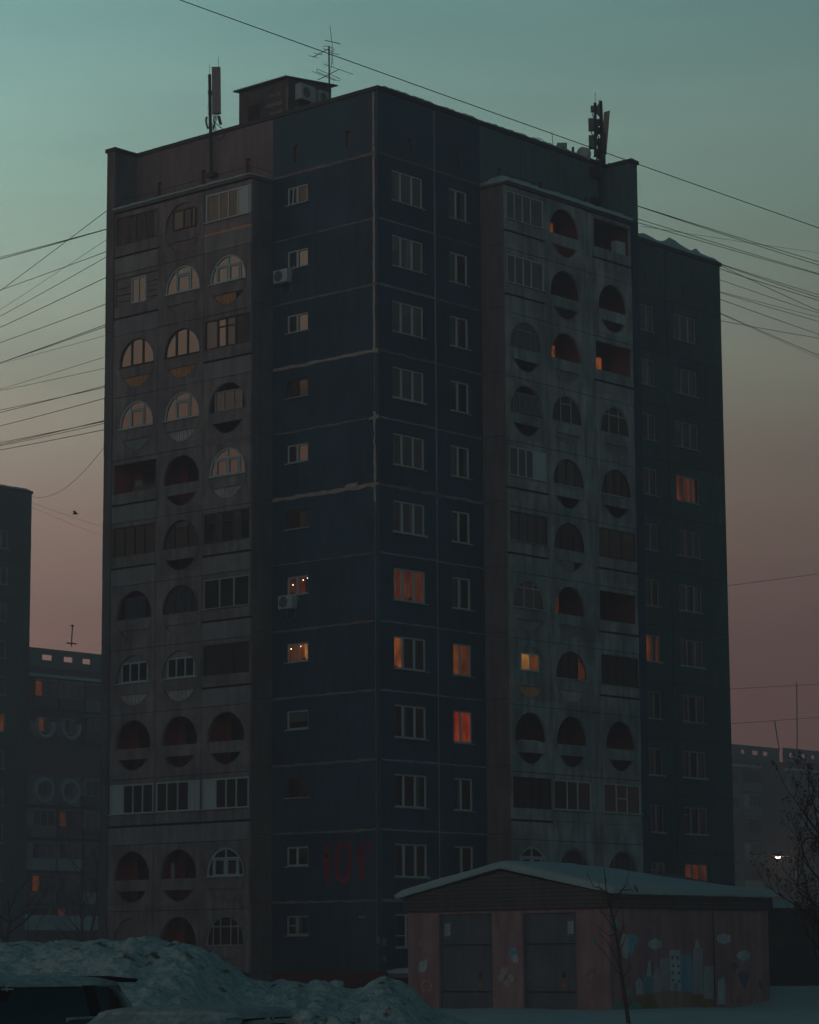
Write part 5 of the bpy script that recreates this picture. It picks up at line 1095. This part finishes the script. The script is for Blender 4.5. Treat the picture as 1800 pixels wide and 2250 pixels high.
# young sapling in front of the shed
sap = empty('sapling', st(5.9,72,0), 'young bare sapling with thin branches in front of the painted shed wall', 'tree')
SD = 73; S3 = lambda x, y, o=0: atd(1290+x*.23768, 1900+y*.23768, SD+o)
tr = MB(); base = S3(385,1462); tr.tube([Vector((base.x,base.y,-.05)), base, S3(360,1300,.05), S3(330,1100,.1), S3(312,960,.1), S3(290,780,.12), S3(262,600,.1), S3(235,470,.1), S3(212,370,.05), S3(190,280,0), S3(172,190,0), S3(158,30,-.05)], .062, bark, 8, .010); tr.build('trunk', sap)
br = MB(); rnd = random.Random(5)
BR = [[(318,1030),(300,1010),(230,920),(150,800),(80,742)], [(300,960),(270,860),(215,760),(160,680)], [(330,1045),(360,1010),(388,965),(400,945)], [(300,800),(330,740),(358,670),(365,640)], [(290,740),(310,660),(335,580),(330,430),(328,360)], [(262,620),(210,540),(140,430),(105,400)], [(272,640),(200,660),(150,610),(108,585)], [(240,500),(275,440),(310,400)], [(215,400),(240,340),(280,290),(330,230),(372,150),(390,85)], [(192,300),(150,270),(110,180)], [(178,250),(120,215),(60,205),(30,140),(0,80)], [(300,250),(350,210),(385,180)], [(210,370),(190,330),(150,320)], [(372,1310),(395,1290),(412,1265)], [(230,470),(180,470),(120,440)], [(180,240),(170,170),(175,145)], [(325,235),(400,232),(470,255)], [(345,580),(352,572),(300,640),(300,720)], [(440,190),(470,250),(430,210)]]
for b_ in BR:
    o0 = jit(.5); br.tube([S3(x, y, o0*i/len(b_)) for i, (x, y) in enumerate(b_)], .018, bark, 5, .006)
    for i in range(2):
        x, y = b_[-1-i]; p = S3(x, y, o0*(len(b_)-1-i)/len(b_)); twig(br, p, Vector((rnd.uniform(-.5,.5), rnd.uniform(-.5,.5), .6)).normalized(), rnd.uniform(.12,.28), .007, 0, rnd, bark)
br.build('crown', sap)
# rowan with berries at the right edge
def tree(loc, h, seed, label, nm, grp=None, leaves=True, r=.12, lean=0, mt=barkD, depth=3, nb=9, spread=.5, bl=.42, ls=.05):
    rnd = random.Random(seed); e = empty(nm, loc, label, 'tree', grp); L = []; t_ = MB(); p = Vector(loc); top = p+Vector((lean, 0, h*.85)); pts = [p+(top-p)*i/8+Vector((rnd.uniform(-1,1), rnd.uniform(-1,1), 0))*.02*h*(i > 0) for i in range(9)]
    t_.tube(pts, r, mt, 8, r*.25); t_.build('trunk', e); c_ = MB()
    for i in range(nb):
        q = pts[2+int(6*i/nb)]; a = 2.4*i+rnd.random(); d = Vector((math.cos(a), math.sin(a), .75)).normalized()
        twig(c_, q, d, h*bl*(1-.35*i/nb), r*.34, depth, rnd, mt, .35, L if leaves else None, spread)
    if leaves:
        for q in L:
            for t2 in range(2):
                s_ = rnd.uniform(.5,1.2)*ls; o = q+Vector((rnd.uniform(-1,1), rnd.uniform(-1,1), rnd.uniform(-1.4,.2)))*ls*1.3; n = 5
                a = Vector((rnd.uniform(-1,1), rnd.uniform(-1,1), rnd.uniform(-1,1))).normalized()*s_; b = a.cross(Vector((rnd.uniform(-1,1), rnd.uniform(-1,1), rnd.uniform(-1,1)))).normalized()*s_*.7
                c_.add([o-a, o+b, o+a, o-b, o+a.cross(b).normalized()*s_*.6, o-a.cross(b).normalized()*s_*.6], [(0,1,4),(1,2,4),(2,3,4),(3,0,4),(1,0,5),(2,1,5),(3,2,5),(0,3,5)], berry)
    c_.build('crown', e); return e
P = atd(1842,2200,62); tree((P.x,P.y,0), 5.0, 11, 'rowan with dark withered berry clusters at the right edge of the photograph', 'rowan_tree', r=.10, depth=4, nb=15, bl=.27, ls=.028)
P = atd(1866,2200,60); tree((P.x,P.y,0), 5.6, 19, 'taller rowan mostly cut off by the right edge of the photograph', 'rowan_tree', r=.11, depth=4, nb=13, bl=.27, ls=.028)
for i, (px, D_, h_, sd_, lb) in enumerate(((205,190,11,3,'bare hazy tree close to the left edge of the main tower'), (176,205,9,4,'smaller bare hazy tree beside the distant annex'), (18,150,6,6,'bare bushy tree low at the left frame edge'))):
    P = atd(px, 2150, D_); tree((P.x,P.y,0), h_, sd_, lb, 'bare_tree', 'bare trees in the haze', False, .14, depth=2, nb=9)
# ------------------------------------------------------------------ parked cars
frost = mat('frosted_snow_cover', (.28,.40,.43), .85, (.20,.29,.31), 5, 1, .5, spec=.2, fine=.2)
paintA = mat('car_paint_dark', (.05,.055,.06), .35, (.12,.14,.15), 3, .8, spec=.5); paintB = mat('car_paint_grey', (.10,.12,.13), .35, (.22,.25,.26), 3, .8, spec=.5)
cglass = glassm('car_glass', (.012,.013,.015), .08, 1.7); rubber = mat('black_rubber', (.012,.012,.012), .8)
def car(px, D, ang, label, Hh, paint, wagon=True, Ln=4.45, shield=None):
    o = atd(px, 2200, D); o.z = 0; e = empty('parked_car', tuple(o), label, 'car'); fw_ = (-RH*math.cos(R(ang))-FH*math.sin(R(ang))).normalized(); lf = Vector((-fw_.y, fw_.x, 0))
    T = lambda x, y, z: o+fw_*x+lf*y+Vector((0,0,z))
    W = .88; belt = Hh*.62; hb = Ln/2
    # greenhouse levels
    xr0, xr1 = (-hb+.12, -hb+.42) if wagon else (-hb+.55, -hb+1.15)
    xf0, xf1 = hb-1.05, hb-1.95
    N = 132
    def loop(t):
        if t <= 1: s_ = t**1.15; a, b, z, w_ = xr0+(xr1-xr0)*s_, xf0+(xf1-xf0)*s_, belt+(Hh-.075-belt)*t, (W-.06)+(.62-W+.06)*t**1.3
        else: q = t-1; k_ = 1-q**1.6; m_c = (xr1+xf1)/2; h_ = (xf1-xr1)/2+.07*math.sin(min(1, q*2)*1.57); a, b, z, w_ = m_c-h_*k_, m_c+h_*k_, Hh-.075+.075*math.sin(q*1.57)**.8, .62*k_+.0
        n_ = 5.5; c, hx = (a+b)/2, (b-a)/2; P = []
        for i in range(N):
            th = 2*math.pi*(i+.5)/N; cs, sn = math.cos(th), math.sin(th)
            P.append((c+hx*math.copysign(abs(cs)**(2/n_), cs), w_*math.copysign(abs(sn)**(2/n_), sn), z))
        return P
    ts = [0, .06, .12]+[.12+.03*q for q in range(1, 29)]+[.97, 1]+[1+q for q in (.06,.14,.24,.36,.5,.65,.8,.92,.999)]
    LV = [loop(t) for t in ts]
    body = MB(); rf = MB(); ws = MB(); rw = MB(); sw = {}; trim = MB()
    b1 = xr1+.55 if wagon else xr1+.25; b2 = (xf0+xf1)/2-1.05; b3 = xf1+.25
    for k_ in range(len(ts)-1):
        for i in range(N):
            j = (i+1) % N; q = [LV[k_][i], LV[k_][j], LV[k_+1][j], LV[k_+1][i]]; c = [sum(v[a] for v in q)/4 for a in range(3)]
            P = [T(*v) for v in q]; tt = (ts[k_]+ts[k_+1])/2; lm_ = lambda x: x
            tgt = body; mt = paint
            if tt > 1.0: tgt, mt = rf, frost
            elif tt > .955: mt = frost if True else paint
            if .10 < tt < (.955-(.55*max(0, min(1, (b1-.05-c[0])/(b1-xr1+.30)))**2 if wagon else .40*max(0, min(1, (xr0+.9-c[0])/.9))**2)-.25*max(0, min(1, (c[0]-xf1-.1)/.9))**2*(abs(c[1]) > .5)):
                side = abs(q[0][1]) > .8*abs(LV[k_][N//4][1]) and abs(q[1][1]) > .8*abs(LV[k_][N//4][1])
                fr_ = xf0+(xf1-xf0)*tt; re_ = xr0+(xr1-xr0)*tt
                if side and wagon and abs(c[0]-b2+.06) < .012: trim.add([v+lf*(.012 if c[1] > 0 else -.012) for v in P], [(0,1,2,3)], frost)
                if side:
                    x = c[0]; key = None
                    if re_+.14 < x < b1-.10 and wagon: key = 0
                    elif (b1+.02 if wagon else re_+.2) < x < b2-.05: key = 1
                    elif b2+.05 < x < fr_-.20: key = 2
                    if key is not None: sw.setdefault((key, c[1] > 0), []).append(P); continue
                    mt = rubber if abs(x-b2) < .08 or (wagon and x < b1+.1 and x > b1-.2) else frost
                elif c[0] > fr_-.12 and abs(c[1]) < W: ws.add(P, [(0,1,2,3)], shield or cglass); continue
                elif c[0] < re_+.12: rw.add(P, [(0,1,2,3)], cglass); continue
            tgt.add(P, [(0,1,2,3)], mt)
    # lower body by stations
    S_ = [(-hb,.62,.42,belt-.16),(-hb+.06,.76,.30,belt-.05),(-hb+.3,.86,.24,belt-.0),(-hb+.8,W,.22,belt+.0),(-.6,W,.2,belt+.0),(.6,W,.2,belt),(hb-1.1,W,.22,belt-.01),(hb-.55,.87,.24,belt-.10),(hb-.18,.80,.28,belt-.18),(hb,.64,.40,belt-.30)]
    M = 9; vs = []
    for (x, w_, z0, z1) in S_:
        P = [(w_*.90,z0),(w_*.98,z0+.12),(w_,z0+.3),(w_*1.0,z1-.12),(w_*.95,z1),(w_*.6,z1+.02),(0,z1+.035),(-w_*.6,z1+.02),(-w_*.95,z1),(-w_*1.0,z1-.12),(-w_,z0+.3),(-w_*.98,z0+.12),(-w_*.90,z0)]
        vs += [T(x, y, z) for y, z in P]
    K = 13; body.add(vs, [(i*K+j, i*K+(j+1) % K, (i+1)*K+(j+1) % K, (i+1)*K+j) for i in range(len(S_)-1) for j in range(K)]+[tuple(range(K))[::-1], tuple(range((len(S_)-1)*K, len(S_)*K))], paint)
    for sg in (1, -1):                                       # bright line along the tops of the side windows
        for (xa, xb) in ((b1+.04, b2-.06), (b2+.06, xf1+.25)):
            P_ = []
            for i in range(9):
                x = xa+(xb-xa)*i/8; tt = .955-.25*max(0, min(1, (x-xf1-.1)/.9))**2; P_.append(T(x, sg*((W-.06)+(.62-W+.06)*tt**1.3+.012), belt+(Hh-.075-belt)*tt))
            tr_ = MB(); tr_.tube(P_+[P_[-1]+Vector((0,0,-.25)) if xb < xf1 else P_[-1]+Vector((0,0,-.02))], .010, frost, 5); tr_.build('window_trim', e)
    if trim.v: trim.build('door_frame_trim', e)
    bo = body.build('body', e, True); rf.build('roof', e, True); ws.build('windshield', e, True); rw.build('rear_window', e, True)
    for (kk, sd), qs in sw.items():
        m_ = MB()
        for P in qs: m_.add(P, [(0,1,2,3)], cglass)
        m_.build('side_window', e, True)
    if wagon:
        m_ = MB(); m_.add([T(xr1+.22,-.56,Hh-.045),T(xr1+.22,.56,Hh-.045),T(xr1-.14,.52,Hh-.075),T(xr1-.14,-.52,Hh-.075),T(xr1+.22,-.56,Hh-.015),T(xr1+.22,.56,Hh-.015),T(xr1-.16,.53,Hh-.045),T(xr1-.16,-.53,Hh-.045)], [(3,2,1,0),(4,5,6,7),(0,1,5,4),(1,2,6,5),(2,3,7,6),(3,0,4,7)], rubber); m_.build('spoiler', e)
    for sx in (-hb+.85, hb-.88):
        for sy in (-1, 1):
            m_ = MB(); c = T(sx, sy*.80, .31); n = 24
            ring_ = [(0,.31),(.09,.31),(.10,.29),(.10,.20)]
            vs = [c+lf*sy*(a-.1)+(fw_*math.cos(2*math.pi*i/n)+Vector((0,0,1))*math.sin(2*math.pi*i/n))*r_ for a, r_ in ring_ for i in range(n)]
            m_.add(vs, [(q*n+i, q*n+(i+1) % n, (q+1)*n+(i+1) % n, (q+1)*n+i) for q in range(3) for i in range(n)], rubber); wh = m_.build('wheel', e)
            m_ = MB(); vs = [c+lf*sy*.002+(fw_*math.cos(2*math.pi*i/n)+Vector((0,0,1))*math.sin(2*math.pi*i/n))*.20 for i in range(n)]; m_.add(vs+[c+lf*sy*.03], [(i,(i+1) % n,n) for i in range(n)], metalG); m_.build('rim', wh)
    for sy in (-1, 1):
        m_ = MB(); m_.add([T(hb-.16,sy*.50,.55),T(hb-.22,sy*.80,.58),T(hb-.30,sy*.80,.72),T(hb-.20,sy*.50,.70)], [(0,1,2,3)], GL['c']); m_.build('headlight', e)
        m_ = MB(); m_.add([T(-hb-.005,sy*.50,.62),T(-hb+.05,sy*.78,.62),T(-hb+.10,sy*.80,.88),T(-hb+.05,sy*.52,.86)], [(0,1,2,3)], mat('tail_light', (.18,.01,.01), .3)); m_.build('tail_light', e)
        m_ = MB(); a = T(xf0-.30, sy*.86, belt+.06); m_.tube([a, a+lf*sy*.12, a+lf*sy*.2+Vector((0,0,.02))], .05, paint, 8, .07); m_.build('mirror', e)
        for hx_ in (b2+.2, b1+.35 if wagon else b2-.8): m_ = MB(); m_.tube([T(hx_, sy*.885, belt-.14), T(hx_+.18, sy*.885, belt-.14)], .016, paint, 6); m_.build('door_handle', e)
    return e
car(-160, 25.0, 45, 'dark estate car with a rear spoiler and frosted roof at the bottom left corner', 1.60, paintA)
car(385, 21.3, 70, 'frost covered car roof at the bottom edge in front of the snow bank', 1.385, paintB, wagon=False, shield=frost)
# ------------------------------------------------------------------ evening haze
hz_ = MB(); hz_.box((-140,-140,-1.2), (330,260,60), None); 
me = bpy.data.meshes.new('haze'); me.from_pydata(hz_.v, [], hz_.f); ho = bpy.data.objects.new('haze', me); COL.objects.link(ho); tag(ho, kind='stuff'); ho['label'] = 'thin evening haze filling the air between the buildings'
hm = bpy.data.materials.new('haze_air'); hm.use_nodes = True; hn = hm.node_tree; hn.nodes.clear(); pv = hn.nodes.new('ShaderNodeVolumePrincipled'); pv.inputs['Color'].default_value = (.74,.76,.88,1); pv.inputs['Density'].default_value = .0027; pv.inputs['Anisotropy'].default_value = .2
hn.links.new(pv.outputs[0], hn.nodes.new('ShaderNodeOutputMaterial').inputs['Volume']); me.materials.append(hm)
S.cycles.volume_bounces = 0; S.cycles.max_bounces = 6
